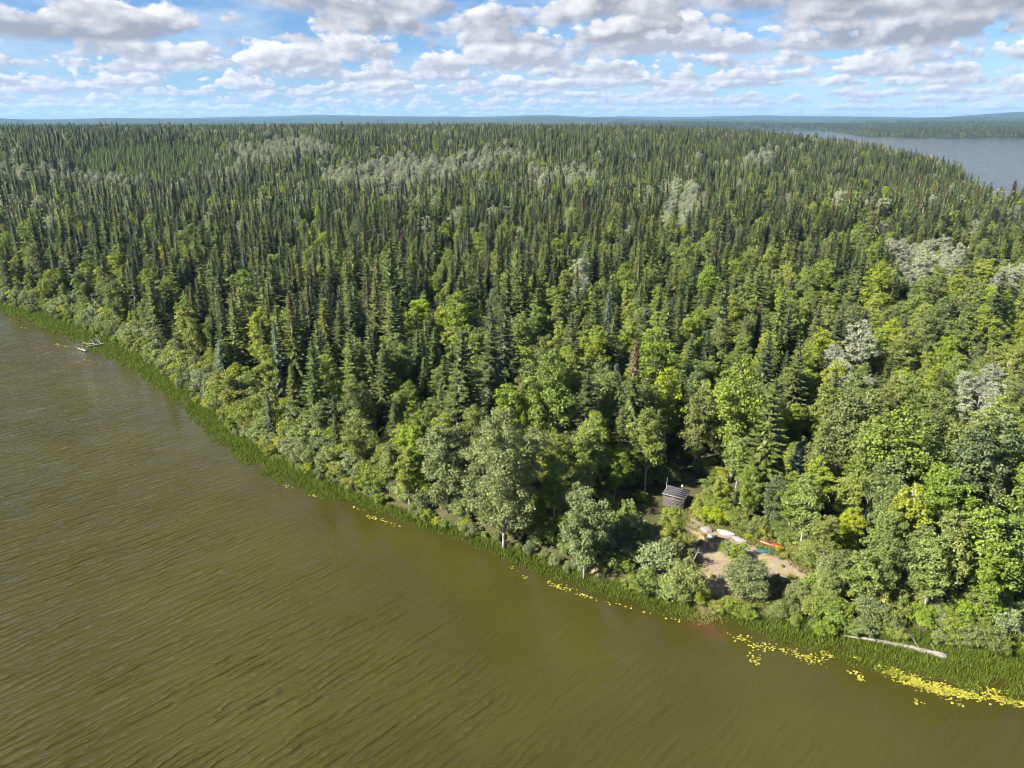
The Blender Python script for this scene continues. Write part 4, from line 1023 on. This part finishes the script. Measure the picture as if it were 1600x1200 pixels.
plank(1110, 851, .9, .45, -15, (.30, .14, .11), 'short pink-red board on the clearing dirt', .05)

def drift(name, pts_px, r0, r1, label, cat, z=.12, mat='drift', k=10, branches=()):
    W = [np.array([*w0(a, b), z]) for a, b in pts_px]; base = W[0].copy(); base[2] = 0
    o = empty(name, base); n = 14
    L = np.array([np.interp(np.linspace(0, 1, n), np.linspace(0, 1, len(W)), [w[i] for w in W]) for i in range(3)]).T-base
    rr = np.linspace(r0, r1, n)*(1+.08*np.sin(np.arange(n)*1.9))
    V, F = tube(L, rr, k); link('trunk', np_mesh('log', V, F, [MT[mat]], smooth=True), o)
    for (a0, p1, br) in branches:
        i = int(a0*(n-1)); q1 = np.array([*w0(*p1[:2]), p1[2]])-base
        link('branch', np_mesh('branch', *limb(L[i]+np.array([0, 0, rr[i]*.3]), q1, br, br*.35, 6, 5, .12, .05), [MT['dead_wood']], smooth=True), o)
    tag(o, label, cat); return o
drift('fallen_log', [(1478, 1029), (1420, 1014), (1360, 1002), (1312, 995)], .36, .10, 'long bleached fallen log lying in the sedge along the shore', 'log', .22, 'drift', 12,
      [(.15, (1452, 1013, .7), .04), (.30, (1410, 999, 1.3), .055), (.22, (1446, 1031, .4), .05), (.42, (1407, 1003, .9), .035)])
drift('driftwood', [(135, 550), (122, 546)], .22, .10, 'white weathered driftwood trunk poking into the lake', 'driftwood', .3, 'drift', 8,
      [(.4, (130, 542, .8), .05), (.7, (117, 543, .4), .04), (.2, (142, 543, .9), .06)])
drift('driftwood', [(150, 541), (128, 540)], .11, .05, 'thin grey driftwood pole lying behind the white trunk', 'driftwood', .7, 'bark_grey', 6, [(.5, (141, 537, 1.2), .04), (.8, (130, 537, .9), .03)])
drift('driftwood', [(165, 540), (135, 545)], .2, .08, 'dark tangled driftwood branches washed against the bank', 'driftwood', .6, 'bark_grey', 6, [(.3, (150, 533, 1.8), .07), (.6, (142, 537, 1.5), .06), (.8, (130, 541, 1.1), .05), (.5, (160, 531, 1.6), .05)])
def deadling(px, py, h, rz, lean, label, br=6):
    q = ground(px, py); o = empty('dead_sapling', (q[0], q[1], q[2]-.05), R(rz))
    top = np.array([lean, 0, h]); link('trunk', np_mesh('t', *tube([(0, 0, 0), (lean*.2, .05, h*.4), top*.75, top], [.07, .06, .04, .012], 6), [MT['bark_aspen']], smooth=True), o)
    for i in range(br):
        f = rng.uniform(.35, .9); p = np.array([lean*f**1.4, 0, h*f]); d = unit(np.array([rng.uniform(-1, 1), rng.uniform(-1, 1), .9]))
        link('branch', np_mesh('b', *limb(p, p+d*h*.28, .03, .008, 5, 4, .2, 0), [MT['bark_aspen']], smooth=True), o)
    tag(o, label, 'dead tree')
deadling(1079, 893, 3.4, 20, .9, 'bare white forked sapling leaning over the dirt clearing')
deadling(1039, 785, 4.2, 0, .05, 'slim bare white pole of a birch at the corner of the shed', 0)
deadling(1352, 900, 6.5, 10, .25, 'bare white birch stem standing before dark shade among leafy trees', 3)
deadling(1555, 880, 9., 0, 1.6, 'long leaning bare birch stem between bright leafy crowns', 4)

# ------------------------------------------------------------------ air
hz_m = bpy.data.materials.new('haze'); hz_m.use_nodes = True; ht = hz_m.node_tree; ht.nodes.clear()
ho = ht.nodes.new('ShaderNodeOutputMaterial'); hv = ht.nodes.new('ShaderNodeVolumePrincipled')
hv.inputs['Color'].default_value = (.27, .52, 1, 1); hv.inputs['Density'].default_value = 4.4e-5; hv.inputs['Anisotropy'].default_value = .1
ht.links.new(hv.outputs[0], ho.inputs['Volume'])
tag(link('haze', np_mesh('haze', *box(-18800, 18800, -18800, 18800, -4.2, 260), [hz_m])), 'thin blue haze over the distant hills', 'haze', kind='stuff')
